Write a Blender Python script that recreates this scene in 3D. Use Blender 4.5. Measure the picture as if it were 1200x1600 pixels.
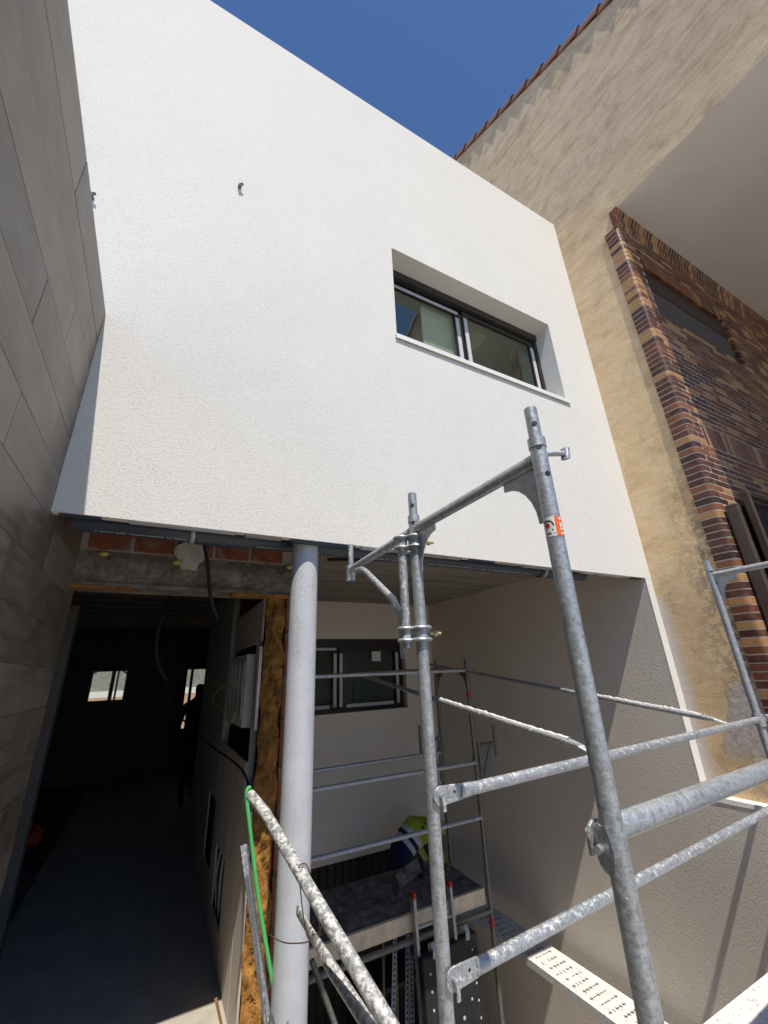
import bpy, math, random
from mathutils import Vector, Matrix
random.seed(7)
scene = bpy.context.scene
for ob in list(bpy.data.objects): bpy.data.objects.remove(ob)
C = scene.collection

# ------------------------------------------------------------------ camera
CAMZ = 1.958
cam = bpy.data.cameras.new('camera'); camo = bpy.data.objects.new('camera', cam); C.objects.link(camo)
cam.sensor_fit = 'VERTICAL'; cam.sensor_height = 24.0; cam.lens = 638.07 / 1600 * 24.0
cam.clip_start = 0.02; cam.clip_end = 3000
def cam_matrix(pitch, roll, yaw):
    cp, sp = math.cos(pitch), math.sin(pitch); cr, sr = math.cos(roll), math.sin(roll); cy, sy = math.cos(yaw), math.sin(yaw)
    fwd = Vector((sy*cp, cy*cp, sp)); right = Vector((cy, -sy, 0)); up = right.cross(fwd)
    r2 = right*cr + up*sr; u2 = right*(-sr) + up*cr
    m = Matrix((r2, u2, -fwd)).transposed().to_4x4(); m.translation = (0, 0, CAMZ)
    return m
camo.matrix_world = cam_matrix(math.radians(21.2224), math.radians(-2.2219), math.radians(28.7375))
scene.camera = camo

# ------------------------------------------------------------------ sky and sun
SUN = Vector((0.106, 0.52, -1.0)).normalized()          # direction the light travels
elev = math.asin(-SUN.z); rot = math.atan2(-SUN.x, -SUN.y)  # azimuth of the sun seen from the ground, from +Y towards +X
w = bpy.data.worlds.new('World'); scene.world = w; w.use_nodes = True
nt = w.node_tree; nt.nodes.clear()
sky = nt.nodes.new('ShaderNodeTexSky'); sky.sky_type = 'NISHITA'; sky.sun_disc = False
sky.sun_elevation = elev; sky.sun_rotation = rot; sky.altitude = 700; sky.air_density = 1.0; sky.dust_density = 0.0; sky.ozone_density = 10.0
bg = nt.nodes.new('ShaderNodeBackground'); bg.inputs['Strength'].default_value = 0.12
wo = nt.nodes.new('ShaderNodeOutputWorld')
nt.links.new(sky.outputs[0], bg.inputs[0]); nt.links.new(bg.outputs[0], wo.inputs[0])
sun = bpy.data.lights.new('sun', 'SUN'); sun.energy = 4.4; sun.angle = math.radians(0.5); sun.color = (1.0, 0.935, 0.84)
suno = bpy.data.objects.new('sun', sun); C.objects.link(suno); suno.location = (-3, -12, 25)
suno.rotation_euler = SUN.to_track_quat('-Z', 'Y').to_euler()
scene.view_settings.view_transform = 'Standard'; scene.view_settings.look = 'None'
scene.view_settings.exposure = 0.25; scene.view_settings.gamma = 1.0; scene.view_settings.use_curve_mapping = False
scene.cycles.max_bounces = 8; scene.cycles.diffuse_bounces = 4; scene.cycles.transparent_max_bounces = 12

# ------------------------------------------------------------------ helpers
ORG = {}
def tag(o, label=None, cat=None, group=None, kind=None):
    if label: o['label'] = label
    if cat: o['category'] = cat
    if group: o['group'] = group
    if kind: o['kind'] = kind
    return o
def thing(name, loc, label, cat, group=None):
    o = bpy.data.objects.new(name, None); C.objects.link(o); o.location = loc; o.empty_display_size = 0.1
    ORG[o] = Vector(loc); return tag(o, label, cat, group)
class MB:
    def __init__(s): s.v = []; s.f = []; s.m = []; s.mi = 0
    def add(s, vs, fs):
        b = len(s.v); s.v += [Vector(q) for q in vs]; s.f += [[b+i for i in f] for f in fs]; s.m += [s.mi]*len(fs); return s
    def box(s, x0, x1, y0, y1, z0, z1):
        return s.add([(x0,y0,z0),(x1,y0,z0),(x1,y1,z0),(x0,y1,z0),(x0,y0,z1),(x1,y0,z1),(x1,y1,z1),(x0,y1,z1)],
                     [(0,3,2,1),(4,5,6,7),(0,1,5,4),(1,2,6,5),(2,3,7,6),(3,0,4,7)])
    def obox(s, c, ax, ay, az):
        c = Vector(c); ax = Vector(ax); ay = Vector(ay); az = Vector(az)
        vs = [c+ax*i+ay*j+az*k for k in (-1,1) for i, j in ((-1,-1),(1,-1),(1,1),(-1,1))]
        return s.add(vs, [(0,3,2,1),(4,5,6,7),(0,1,5,4),(1,2,6,5),(2,3,7,6),(3,0,4,7)])
    def tube(s, p0, p1, r0, r1=None, n=20, caps=True): return s.path([p0, p1], [r0, r0 if r1 is None else r1], n, caps)
    def path(s, pts, r, n=12, caps=True):
        pts = [Vector(q) for q in pts]
        if not isinstance(r, list): r = [r]*len(pts)
        vs = []; fs = []; up = None
        for i, q in enumerate(pts):
            t = (pts[min(i+1, len(pts)-1)] - pts[max(i-1, 0)]).normalized()
            if up is None:
                up = Vector((0,0,1)) if abs(t.z) < .9 else Vector((0,1,0))
            a = t.cross(up).normalized(); b = a.cross(t).normalized(); up = b
            rr = r[i] if isinstance(r[i], (tuple, list)) else (r[i], r[i])
            for k in range(n):
                th = 2*math.pi*k/n; vs.append(q + a*math.cos(th)*rr[0] + b*math.sin(th)*rr[1])
        for i in range(len(pts)-1):
            for k in range(n):
                k2 = (k+1) % n; fs.append((i*n+k, i*n+k2, (i+1)*n+k2, (i+1)*n+k))
        if caps: fs.append(tuple(range(n-1, -1, -1))); fs.append(tuple((len(pts)-1)*n+k for k in range(n)))
        return s.add(vs, fs)
    def prism(s, poly, d):
        d = Vector(d); n = len(poly); p = [Vector(q) for q in poly]
        return s.add(p + [q+d for q in p], [tuple(range(n)), tuple(range(2*n-1, n-1, -1))] + [(i, (i+1) % n + 0, (i+1) % n + n, i+n)[::-1] for i in range(n)])
    def ball(s, c, r, n=12, m=8):
        c = Vector(c); r = Vector(r) if isinstance(r, (tuple, list)) else Vector((r,r,r)); vs = []; fs = []
        for j in range(m+1):
            ph = math.pi*j/m
            for k in range(n):
                th = 2*math.pi*k/n; vs.append(c + Vector((r.x*math.sin(ph)*math.cos(th), r.y*math.sin(ph)*math.sin(th), r.z*math.cos(ph))))
        for j in range(m):
            for k in range(n): fs.append((j*n+k, (j+1)*n+k, (j+1)*n+(k+1) % n, j*n+(k+1) % n))
        return s.add(vs, fs)
    def mesh(s, name, mats, off=(0,0,0), smooth=True, angle=40, bevel=0):
        off = Vector(off); me = bpy.data.meshes.new(name); me.from_pydata([q-off for q in s.v], [], s.f)
        for m in (mats if isinstance(mats, (list, tuple)) else [mats]): me.materials.append(m)
        if s.m and max(s.m): me.polygons.foreach_set('material_index', s.m)
        import bmesh
        bm = bmesh.new(); bm.from_mesh(me)
        bmesh.ops.remove_doubles(bm, verts=bm.verts, dist=1e-6) if len(bm.verts) < 20000 and bevel else None
        bmesh.ops.recalc_face_normals(bm, faces=bm.faces)
        if bevel:
            es = [e for e in bm.edges if len(e.link_faces) == 2 and e.calc_face_angle(0) > .6]
            bmesh.ops.bevel(bm, geom=es, offset=bevel, segments=1, affect='EDGES', clamp_overlap=True)
        bm.to_mesh(me); bm.free()
        if smooth:
            me.shade_smooth(); me.set_sharp_from_angle(angle=math.radians(angle))
        me.update(); return me
    def build(s, name, mats, parent=None, **k):
        if parent is None:
            lo = Vector((min(q[i] for q in s.v) for i in range(3))); hi = Vector((max(q[i] for q in s.v) for i in range(3)))
            off = Vector(((lo.x+hi.x)/2, (lo.y+hi.y)/2, lo.z))
        else: off = ORG[parent]
        o = bpy.data.objects.new(name, s.mesh(name, mats, off, **k)); C.objects.link(o); ORG[o] = off
        if parent is None: o.location = off
        else: o.parent = parent
        return o
def inst(name, me, parent, loc, rot=None):
    o = bpy.data.objects.new(name, me); C.objects.link(o); o.parent = parent; o.location = Vector(loc) - ORG[parent]
    if rot: o.rotation_euler = rot
    ORG[o] = Vector(loc); return o

# ------------------------------------------------------------------ materials
class NT:
    def __init__(s, name):
        s.mat = bpy.data.materials.new(name); s.mat.use_nodes = True; s.t = s.mat.node_tree
        s.b = s.t.nodes['Principled BSDF']; s.tc = None
    def n(s, typ, **k):
        o = s.t.nodes.new(typ)
        for a, v in k.items(): setattr(o, a, v)
        return o
    def l(s, a, b): s.t.links.new(a, b)
    def co(s, kind='Object', scale=(1,1,1), rot=(0,0,0)):
        if s.tc is None: s.tc = s.n('ShaderNodeTexCoord')
        m = s.n('ShaderNodeMapping'); m.inputs['Scale'].default_value = scale; m.inputs['Rotation'].default_value = rot
        s.l(s.tc.outputs[kind], m.inputs[0]); return m.outputs[0]
    def world(s, scale=(1,1,1)):
        g = s.n('ShaderNodeNewGeometry'); m = s.n('ShaderNodeMapping'); m.inputs['Scale'].default_value = scale
        s.l(g.outputs['Position'], m.inputs[0]); return m.outputs[0]
    def noise(s, vec, scale, detail=4, rough=.55, dist=0.0):
        o = s.n('ShaderNodeTexNoise'); o.inputs['Scale'].default_value = scale; o.inputs['Detail'].default_value = detail
        o.inputs['Roughness'].default_value = rough; o.inputs['Distortion'].default_value = dist; s.l(vec, o.inputs['Vector']); return o.outputs[0]
    def ramp(s, fac, stops, interp='LINEAR'):
        o = s.n('ShaderNodeValToRGB'); o.color_ramp.interpolation = interp; e = o.color_ramp.elements
        while len(e) < len(stops): e.new(.5)
        for el, (p, c) in zip(e, stops):
            el.position = p; el.color = (c, c, c, 1) if isinstance(c, (int, float)) else (*c, 1)
        s.l(fac, o.inputs[0]); return o.outputs[0]
    def mix(s, fac, a, b, mode='MIX'):
        o = s.n('ShaderNodeMix', data_type='RGBA', blend_type=mode)
        for i, q in ((0, fac), (6, a), (7, b)):
            if isinstance(q, (int, float)): o.inputs[i].default_value = q if i == 0 else (q, q, q, 1)
            elif isinstance(q, (tuple, list)): o.inputs[i].default_value = (*q, 1)
            else: s.l(q, o.inputs[i])
        return o.outputs[2]
    def math(s, op, a, b=0.0):
        o = s.n('ShaderNodeMath', operation=op)
        for i, q in enumerate((a, b)):
            if isinstance(q, (int, float)): o.inputs[i].default_value = q
            else: s.l(q, o.inputs[i])
        return o.outputs[0]
    def col(s, c):
        if isinstance(c, (tuple, list)): s.b.inputs['Base Color'].default_value = (*c, 1)
        else: s.l(c, s.b.inputs['Base Color'])
        return s
    def rough(s, r):
        if isinstance(r, (int, float)): s.b.inputs['Roughness'].default_value = r
        else: s.l(r, s.b.inputs['Roughness'])
        return s
    def metal(s, m):
        if isinstance(m, (int, float)): s.b.inputs['Metallic'].default_value = m
        else: s.l(m, s.b.inputs['Metallic'])
        return s
    def spec(s, v): s.b.inputs['Specular IOR Level'].default_value = v; return s
    def bump(s, h, strength=.5, dist=.01):
        o = s.n('ShaderNodeBump'); o.inputs['Strength'].default_value = strength; o.inputs['Distance'].default_value = dist
        s.l(h, o.inputs['Height']); s.l(o.outputs[0], s.b.inputs['Normal']); return s
def plain(name, c, rough=.6, metal=0, var=.12, scale=9.0, bump=0.0, spec=.4):
    t = NT(name); v = t.world(); a = t.noise(v, scale, 5)
    lo = tuple(q*(1-var) for q in c); hi = tuple(min(1, q*(1+var)) for q in c)
    t.col(t.ramp(a, [(.3, lo), (.7, hi)])).rough(rough).metal(metal).spec(spec)
    if bump: t.bump(t.noise(v, scale*14, 5), bump, .004)
    return t.mat
def stucco(name, c, grain=115, strength=.45, var=.05):
    t = NT(name); v0 = t.world(); mp = t.n('ShaderNodeMapping'); mp.inputs['Rotation'].default_value = (.61, .43, .87); t.l(v0, mp.inputs[0]); v = mp.outputs[0]; big = t.noise(v, 1.1, 5); mid = t.noise(v, 7, 4)
    lo = tuple(q*(1-var) for q in c); hi = tuple(min(1, q*(1+var*.4)) for q in c)
    base = t.ramp(big, [(.3, lo), (.72, hi)])
    g = t.noise(v, grain, 3, .6)
    g2 = t.noise(v, grain*.5, 3, .6); arc = t.noise(v, 2.4, 6, .6, 2.0)
    base = t.mix(.5, base, t.ramp(g, [(.3, .62), (.5, 1.0)]), 'MULTIPLY')
    base = t.mix(.03, base, t.ramp(mid, [(.35, .6), (.6, 1.0)]), 'MULTIPLY'); base = t.mix(.03, base, t.ramp(arc, [(.36, .55), (.5, 1.0)]), 'MULTIPLY')
    t.col(base).rough(.93).spec(.15); t.bump(t.math('ADD', g, t.math('MULTIPLY', g2, .35)), strength, .005); return t.mat
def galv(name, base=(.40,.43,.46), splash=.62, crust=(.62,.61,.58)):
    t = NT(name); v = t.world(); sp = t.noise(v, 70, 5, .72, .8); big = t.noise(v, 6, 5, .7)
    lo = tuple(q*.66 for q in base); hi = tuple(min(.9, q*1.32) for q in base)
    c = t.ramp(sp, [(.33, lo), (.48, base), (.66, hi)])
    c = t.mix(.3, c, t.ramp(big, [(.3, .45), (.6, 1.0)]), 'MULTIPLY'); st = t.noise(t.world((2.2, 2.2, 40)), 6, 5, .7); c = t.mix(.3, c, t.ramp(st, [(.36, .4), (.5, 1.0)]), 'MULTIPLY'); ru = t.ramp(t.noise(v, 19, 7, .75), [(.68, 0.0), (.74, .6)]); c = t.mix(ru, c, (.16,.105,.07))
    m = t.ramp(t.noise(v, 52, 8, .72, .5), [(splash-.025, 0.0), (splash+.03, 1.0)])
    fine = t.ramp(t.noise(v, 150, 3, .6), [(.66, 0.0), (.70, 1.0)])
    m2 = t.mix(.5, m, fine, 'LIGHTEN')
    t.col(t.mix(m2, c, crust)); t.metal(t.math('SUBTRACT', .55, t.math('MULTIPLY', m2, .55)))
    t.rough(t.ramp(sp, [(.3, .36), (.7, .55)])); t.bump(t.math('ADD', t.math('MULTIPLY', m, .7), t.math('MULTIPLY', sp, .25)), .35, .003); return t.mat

M = {}
M['white'] = stucco('white_render', (.72,.702,.655), 105, .42, .03)
M['taupe'] = stucco('taupe_render', (.77,.70,.60), 85, .6, .06)
M['whitepaint'] = plain('white_paint', (.74,.73,.70), .5, var=.05)
M['galv'] = galv('galvanised_tube', (.44,.465,.485), .66)
M['galvd'] = galv('galvanised_dusty', (.42,.445,.475), .575)
M['galvw'] = galv('galvanised_crusted', (.42,.43,.44), .505)
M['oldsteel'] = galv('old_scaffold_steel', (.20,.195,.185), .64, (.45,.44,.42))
M['black'] = plain('black_plastic', (.014,.014,.015), .6, var=.2)
M['dframe'] = plain('dark_brown_frame', (.028,.022,.02), .35, var=.2)
M['film'] = plain('frame_film', (.55,.55,.57), .35, var=.08)
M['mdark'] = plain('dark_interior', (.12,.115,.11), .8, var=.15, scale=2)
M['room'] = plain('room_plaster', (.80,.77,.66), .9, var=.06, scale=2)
M['pvc'] = plain('blue_grey_pvc', (.045,.062,.09), .32, var=.2, scale=5)
M['print'] = plain('pipe_print', (.5,.5,.5), .5)
M['red'] = plain('red_paint', (.5,.035,.02), .45)
M['orange'] = plain('orange_print', (.85,.14,.03), .45, var=.04)
M['wood'] = plain('pale_timber', (.80,.66,.48), .75, var=.2, scale=14)
M['oldwood'] = plain('rusty_brown', (.24,.12,.055), .8)
M['green'] = plain('green_hose', (.09,.46,.14), .4, var=.1)
M['yellow'] = plain('yellow_wire', (.55,.5,.12), .4)
M['rust'] = plain('rusty_wire', (.12,.06,.035), .8)
M['brownmetal'] = plain('brown_metal', (.075,.052,.036), .42, var=.15, scale=20)
M['mortar'] = plain('mortar_light', (.58,.50,.42), .95, bump=.3)
M['gmortar'] = plain('grey_mortar', (.36,.33,.285), .95, var=.16, scale=4, bump=.4)
M['blind'] = plain('grey_blind', (.085,.068,.06), .85)
M['brown'] = plain('dark_brown_paint', (.035,.016,.011), .55)
M['porch'] = plain('porch_tile', (.13,.07,.05), .5)
M['gplaster'] = plain('grey_plaster', (.52,.49,.44), .9, var=.3, scale=14, bump=.6)
M['dust'] = plain('dust_pile', (.17,.155,.14), .95, var=.55, scale=11, bump=.9)
M['skin'] = plain('skin', (.42,.25,.17), .55)
M['hair'] = plain('dark_hair', (.02,.016,.012), .6)
M['darkcloth'] = plain('dark_cloth', (.02,.02,.022), .9)
M['panelblk'] = plain('black_panel', (.022,.022,.022), .5, var=.3, scale=12)
M['ground'] = plain('ground_grey', (.40,.37,.33), .95, var=.15, scale=2.5, bump=.4)
M['peach'] = plain('peach_render', (.55,.36,.25), .9)
M['hook'] = plain('hook_steel', (.16,.16,.155), .5, .4)
M['brass'] = plain('brass_bolt', (.45,.40,.22), .35, .6)

def t_column():
    t = NT('grey_column_paint'); v = t.world(); sp = t.noise(v, 130, 3, .6); b = t.noise(v, 5, 5, .7)
    c = t.ramp(b, [(.3, (.43,.455,.49)), (.7, (.55,.575,.61))])
    g = t.n('ShaderNodeSeparateXYZ'); t.l(t.world(), g.inputs[0])
    dens = t.n('ShaderNodeMapRange'); dens.inputs[1].default_value = .8; dens.inputs[2].default_value = 2.6; dens.inputs[3].default_value = .72; dens.inputs[4].default_value = .575
    t.l(g.outputs[2], dens.inputs[0])
    m = t.math('GREATER_THAN', sp, dens.outputs[0])
    d = t.ramp(t.noise(v, 22, 7, .75), [(.64, 0.0), (.67, 1.0)]); c = t.mix(t.ramp(t.noise(v, 31, 6, .78), [(.69, 0.0), (.72, .8)]), c, (.10,.085,.075)); c = t.mix(t.ramp(t.noise(t.world((1, 1, .12)), 14, 5, .7), [(.58, 0.0), (.7, .35)]), c, (.30,.27,.24))
    mm = t.math('MAXIMUM', m, d)
    t.col(t.mix(mm, c, (.68,.67,.65))).rough(.45); t.bump(mm, .3, .003); return t.mat
M['column'] = t_column()
def t_tile():
    t = NT('grey_wood_look_tile'); oi = t.n('ShaderNodeObjectInfo')
    off = t.n('ShaderNodeVectorMath', operation='MULTIPLY_ADD'); g = t.n('ShaderNodeNewGeometry')
    t.l(oi.outputs['Random'], off.inputs[0]); off.inputs[1].default_value = (7, 13, 5); t.l(g.outputs['Position'], off.inputs[2])
    m = t.n('ShaderNodeMapping'); m.inputs['Scale'].default_value = (1, 1.1, 13); t.l(off.outputs[0], m.inputs[0])
    a = t.noise(m.outputs[0], 2.2, 7, .62, .9)
    m2 = t.n('ShaderNodeMapping'); m2.inputs['Scale'].default_value = (1, 2.0, 3.0); t.l(off.outputs[0], m2.inputs[0])
    b = t.noise(m2.outputs[0], 1.6, 4, .6, .5)
    c = t.ramp(a, [(.25, (.10,.084,.069)), (.47, (.19,.164,.137)), (.75, (.27,.238,.203))])
    c = t.mix(.55, c, t.ramp(b, [(.32, (.5,.46,.43)), (.62, (1,1,1))]), 'MULTIPLY')
    tone = t.n('ShaderNodeMapRange'); tone.inputs[3].default_value = .78; tone.inputs[4].default_value = 1.14; t.l(oi.outputs['Random'], tone.inputs[0])
    c = t.mix(1.0, c, tone.outputs[0], 'MULTIPLY')
    dirt = t.ramp(t.noise(t.world((1, 1, 1)), 1.7, 7, .7, .4), [(.5, 0.0), (.72, .4)])
    c = t.mix(dirt, c, (.30,.285,.265))
    t.col(c).rough(t.ramp(a, [(.3, .34), (.7, .46)])).spec(.45); t.bump(a, .12, .003); return t.mat
M['tile'] = t_tile()
M['grout'] = plain('dark_grout', (.05,.048,.045), .9)
def t_tan():
    t = NT('ochre_plaster'); v = t.world()
    # trowel sweeps run along the wall, tilted
    m = t.n('ShaderNodeMapping'); m.inputs['Rotation'].default_value = (math.radians(38), 0, 0); m.inputs['Scale'].default_value = (1, 1.5, 4.0); t.l(v, m.inputs[0])
    a = t.noise(m.outputs[0], 1.3, 8, .58, 1.2); b = t.noise(v, .8, 5, .6); g = t.noise(v, 95, 5, .7)
    c = t.ramp(a, [(.28, (.47,.345,.225)), (.5, (.62,.475,.32)), (.74, (.72,.565,.395))])
    s = t.n('ShaderNodeSeparateXYZ'); t.l(v, s.inputs[0])
    hz = t.n('ShaderNodeMapRange'); hz.inputs[1].default_value = 4.0; hz.inputs[2].default_value = 8.0; t.l(s.outputs[2], hz.inputs[0])
    c = t.mix(t.math('SUBTRACT', .85, t.math('MULTIPLY', hz.outputs[0], .85)), c, t.ramp(t.math('ADD', t.math('MULTIPLY', b, .5), t.math('MULTIPLY', a, .5)), [(.34, (.76,.52,.28)), (.5, (.88,.64,.36)), (.66, (.95,.74,.46))]))
    c = t.mix(.6, c, t.ramp(g, [(.34, .55), (.52, 1.0)]), 'MULTIPLY'); c = t.mix(.35, c, t.ramp(t.noise(v, 5, 8, .75, .4), [(.36, .5), (.5, 1.0)]), 'MULTIPLY')
    # dark specks and grime by the brick edge
    gy = t.n('ShaderNodeMapRange'); gy.inputs[1].default_value = 1.98; gy.inputs[2].default_value = 1.62; t.l(s.outputs[1], gy.inputs[0])
    lo = t.n('ShaderNodeMapRange'); lo.inputs[1].default_value = 4.2; lo.inputs[2].default_value = 2.6; t.l(s.outputs[2], lo.inputs[0])
    gr = t.math('MULTIPLY', t.math('MULTIPLY', gy.outputs[0], lo.outputs[0]), t.ramp(t.noise(v, 17, 7, .75), [(.46, 0.0), (.55, 1.0)]))
    c = t.mix(gr, c, (.18,.165,.15))
    # mortar patch low down and pale overspray next to the white wall
    pz = t.n('ShaderNodeMapRange'); pz.inputs[1].default_value = 2.25; pz.inputs[2].default_value = 1.3; t.l(s.outputs[2], pz.inputs[0])
    gw = t.n('ShaderNodeMapRange'); gw.inputs[1].default_value = 2.12; gw.inputs[2].default_value = 1.72; t.l(s.outputs[1], gw.inputs[0])
    pm = t.math('MULTIPLY', t.math('MULTIPLY', pz.outputs[0], t.math('POWER', gw.outputs[0], .6)), 1.5)
    pn = t.ramp(t.math('ADD', pm, t.math('MULTIPLY', t.noise(v, 3.5, 6, .6), .55)), [(.98, 0.0), (1.05, 1.0)])
    lowcut = t.n('ShaderNodeMapRange'); lowcut.inputs[1].default_value = 1.18; lowcut.inputs[2].default_value = 1.34; t.l(s.outputs[2], lowcut.inputs[0])
    pn = t.math('MULTIPLY', pn, lowcut.outputs[0])
    c = t.mix(pn, c, t.ramp(t.noise(v, 26, 6, .7), [(.3, (.36,.31,.27)), (.6, (.62,.55,.50))]))
    oy = t.n('ShaderNodeMapRange'); oy.inputs[1].default_value = 2.04; oy.inputs[2].default_value = 2.19; t.l(s.outputs[1], oy.inputs[0])
    oz = t.n('ShaderNodeMapRange'); oz.inputs[1].default_value = 2.62; oz.inputs[2].default_value = 2.4; t.l(s.outputs[2], oz.inputs[0])
    ov = t.ramp(t.math('ADD', t.math('MULTIPLY', oy.outputs[0], oz.outputs[0]), t.math('MULTIPLY', t.noise(v, 9, 6, .7), .5)), [(.55, 0.0), (1.05, .85)])
    c = t.mix(ov, c, (.66,.60,.56))
    t.col(c).rough(.95).spec(.15)
    t.bump(t.math('ADD', t.math('MULTIPLY', a, .8), t.math('ADD', t.math('MULTIPLY', g, .5), t.math('MULTIPLY', pn, t.noise(v, 30, 6, .7)))), .5, .02); return t.mat
M['tan'] = t_tan()
def t_brick(name, glaze=.28):
    t = NT(name); oi = t.n('ShaderNodeObjectInfo'); g = t.n('ShaderNodeNewGeometry')
    r = t.math('FRACT', t.math('ADD', t.math('MULTIPLY', oi.outputs['Random'], 3.7), t.math('MULTIPLY', g.outputs['Random Per Island'], 5.3)))
    c = t.ramp(r, [(0, (.075,.03,.022)), (.22, (.16,.053,.028)), (.46, (.235,.088,.04)), (.66, (.12,.042,.027)), (.80, (.40,.215,.09)), (.95, (.055,.026,.022))], 'CONSTANT')
    v = t.world(); n = t.noise(v, 11, 5, .65)
    c = t.mix(t.ramp(n, [(.5, 0.0), (.74, .35)]), c, (.38,.20,.085))
    c = t.mix(.5, c, t.ramp(t.noise(v, 45, 4), [(.3, .6), (.6, 1.0)]), 'MULTIPLY')
    t.col(c).rough(t.ramp(n, [(.3, glaze), (.7, glaze+.2)])).spec(.4); t.bump(t.noise(v, 70, 3), .1, .002); return t.mat
M['brick'] = t_brick('glazed_brick', .34)
def t_redbrick():
    t = NT('hollow_red_brick'); v = t.world(); a = t.noise(v, 24, 6, .7); b = t.noise(v, 7, 8, .72, .6)
    c = t.ramp(a, [(.3, (.15,.045,.025)), (.7, (.31,.10,.052))])
    t.col(t.mix(t.ramp(b, [(.5, 0.0), (.62, .8)]), c, (.22,.19,.165))).rough(.95); t.bump(t.math('ADD', a, b), .7, .012); return t.mat
M['redbrick'] = t_redbrick()
def t_concrete():
    t = NT('rough_concrete'); v = t.world(); a = t.noise(v, 6, 8, .68); b = t.noise(v, 30, 6, .7)
    t.col(t.mix(.5, t.ramp(a, [(.32, (.11,.095,.08)), (.5, (.22,.195,.165)), (.68, (.36,.32,.275))]), t.ramp(b, [(.38, .35), (.56, 1.0)]), 'MULTIPLY')).rough(.95)
    t.bump(t.math('ADD', a, t.math('MULTIPLY', b, .5)), .9, .02); return t.mat
M['concrete'] = t_concrete()
def t_soffit():
    t = NT('board_marked_concrete'); v = t.world((.7, 9, 1)); a = t.noise(v, 1.3, 6, .6); b = t.noise(t.world(), 3, 6, .65)
    t.col(t.mix(.5, t.ramp(a, [(.3, (.20,.175,.15)), (.7, (.36,.325,.285))]), t.ramp(b, [(.3, .65), (.65, 1.0)]), 'MULTIPLY')).rough(.9); t.bump(a, .4, .01); return t.mat
M['formwork'] = t_soffit()
def t_nsoff():
    t = NT('painted_soffit'); v = t.world(); a = t.noise(v, 1.3, 6, .65, .6)
    t.col(t.ramp(a, [(.3, (.66,.635,.59)), (.7, (.74,.715,.67))])).rough(.9); t.bump(t.noise(v, 30, 4), .2, .004); return t.mat
M['nsoffit'] = t_nsoff()
def t_foam():
    t = NT('orange_insulation_foam'); v = t.world(); a = t.noise(v, 9, 8, .7, .5); b = t.noise(v, 48, 5, .7)
    c = t.ramp(a, [(.32, (.13,.05,.01)), (.5, (.37,.165,.028)), (.7, (.56,.30,.075))])
    c = t.mix(t.ramp(b, [(.66, 0.0), (.75, .7)]), c, (.62,.5,.3))
    t.col(c).rough(.8); t.bump(t.math('ADD', a, t.math('MULTIPLY', b, .5)), 1.0, .03); return t.mat
M['foam'] = t_foam()
def t_board():
    t = NT('plasterboard'); v = t.world((1, 5, .35)); a = t.noise(v, 1.6, 5); f = t.noise(t.world(), 85, 3)
    c = t.ramp(a, [(.3, (.50,.44,.375)), (.7, (.66,.59,.51))])
    c = t.mix(t.ramp(f, [(.70, 0.0), (.73, 1.0)]), c, (.7,.68,.64))
    t.col(c).rough(.85); return t.mat
M['board'] = t_board()
def t_glass():
    t = NT('window_glass'); t.t.nodes.remove(t.b)
    tr = t.n('ShaderNodeBsdfTransparent'); tr.inputs[0].default_value = (.84,.90,.86,1); gl = t.n('ShaderNodeBsdfGlossy'); gl.inputs['Roughness'].default_value = .01
    fr = t.n('ShaderNodeFresnel'); fr.inputs[0].default_value = 1.5; mx = t.n('ShaderNodeMixShader')
    t.l(t.math('MULTIPLY', fr.outputs[0], .4), mx.inputs[0]); t.l(tr.outputs[0], mx.inputs[1]); t.l(gl.outputs[0], mx.inputs[2])
    t.l(mx.outputs[0], t.t.nodes['Material Output'].inputs[0]); return t.mat
M['glass'] = t_glass()
def t_floor():
    t = NT('dark_floor_tiles'); v = t.world(); br = t.n('ShaderNodeTexBrick'); br.inputs['Scale'].default_value = 1.0
    a = t.noise(v, 5, 7, .7)
    t.col(t.ramp(a, [(.3, (.36,.325,.275)), (.7, (.54,.495,.43))])).rough(.7); t.t.nodes.remove(br); t.bump(t.noise(v, 60, 4), .2, .003); return t.mat
M['floor'] = t_floor()
def t_plank():
    t = NT('dusty_metal_plank'); v = t.world(); a = t.noise(v, 9, 7, .7); b = t.noise(v, 40, 5, .75)
    m = t.ramp(b, [(.58, 0.0), (.64, 1.0)])
    t.col(t.mix(m, t.ramp(a, [(.3, (.60,.59,.56)), (.6, (.76,.75,.72))]), (.34,.33,.32))).rough(.9); t.bump(b, .5, .006); return t.mat
M['plank'] = t_plank()
def t_streetwall():
    t = NT('grey_block_wall'); m = t.n('ShaderNodeMapping'); m.inputs['Rotation'].default_value = (math.radians(90), 0, 0); t.l(t.world(), m.inputs[0])
    b = t.n('ShaderNodeTexBrick'); t.l(m.outputs[0], b.inputs[0]); b.inputs['Scale'].default_value = 7.0
    b.inputs['Color1'].default_value = (.26,.25,.23,1); b.inputs['Color2'].default_value = (.40,.385,.35,1); b.inputs['Mortar'].default_value = (.12,.12,.12,1); b.inputs['Mortar Size'].default_value = .03
    t.col(b.outputs[0]).rough(.95); return t.mat
M['street'] = t_streetwall()
def t_rooftile():
    t = NT('brown_roof_tile'); v = t.world(); oi = t.n('ShaderNodeObjectInfo'); a = t.noise(v, 8, 6, .7)
    c = t.mix(oi.outputs['Random'], (.15,.062,.04), (.23,.10,.062))
    t.col(t.mix(.6, c, t.ramp(a, [(.3, .55), (.65, 1.0)]), 'MULTIPLY')).rough(.85); t.bump(a, .3, .005); return t.mat
M['rooftile'] = t_rooftile()
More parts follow.
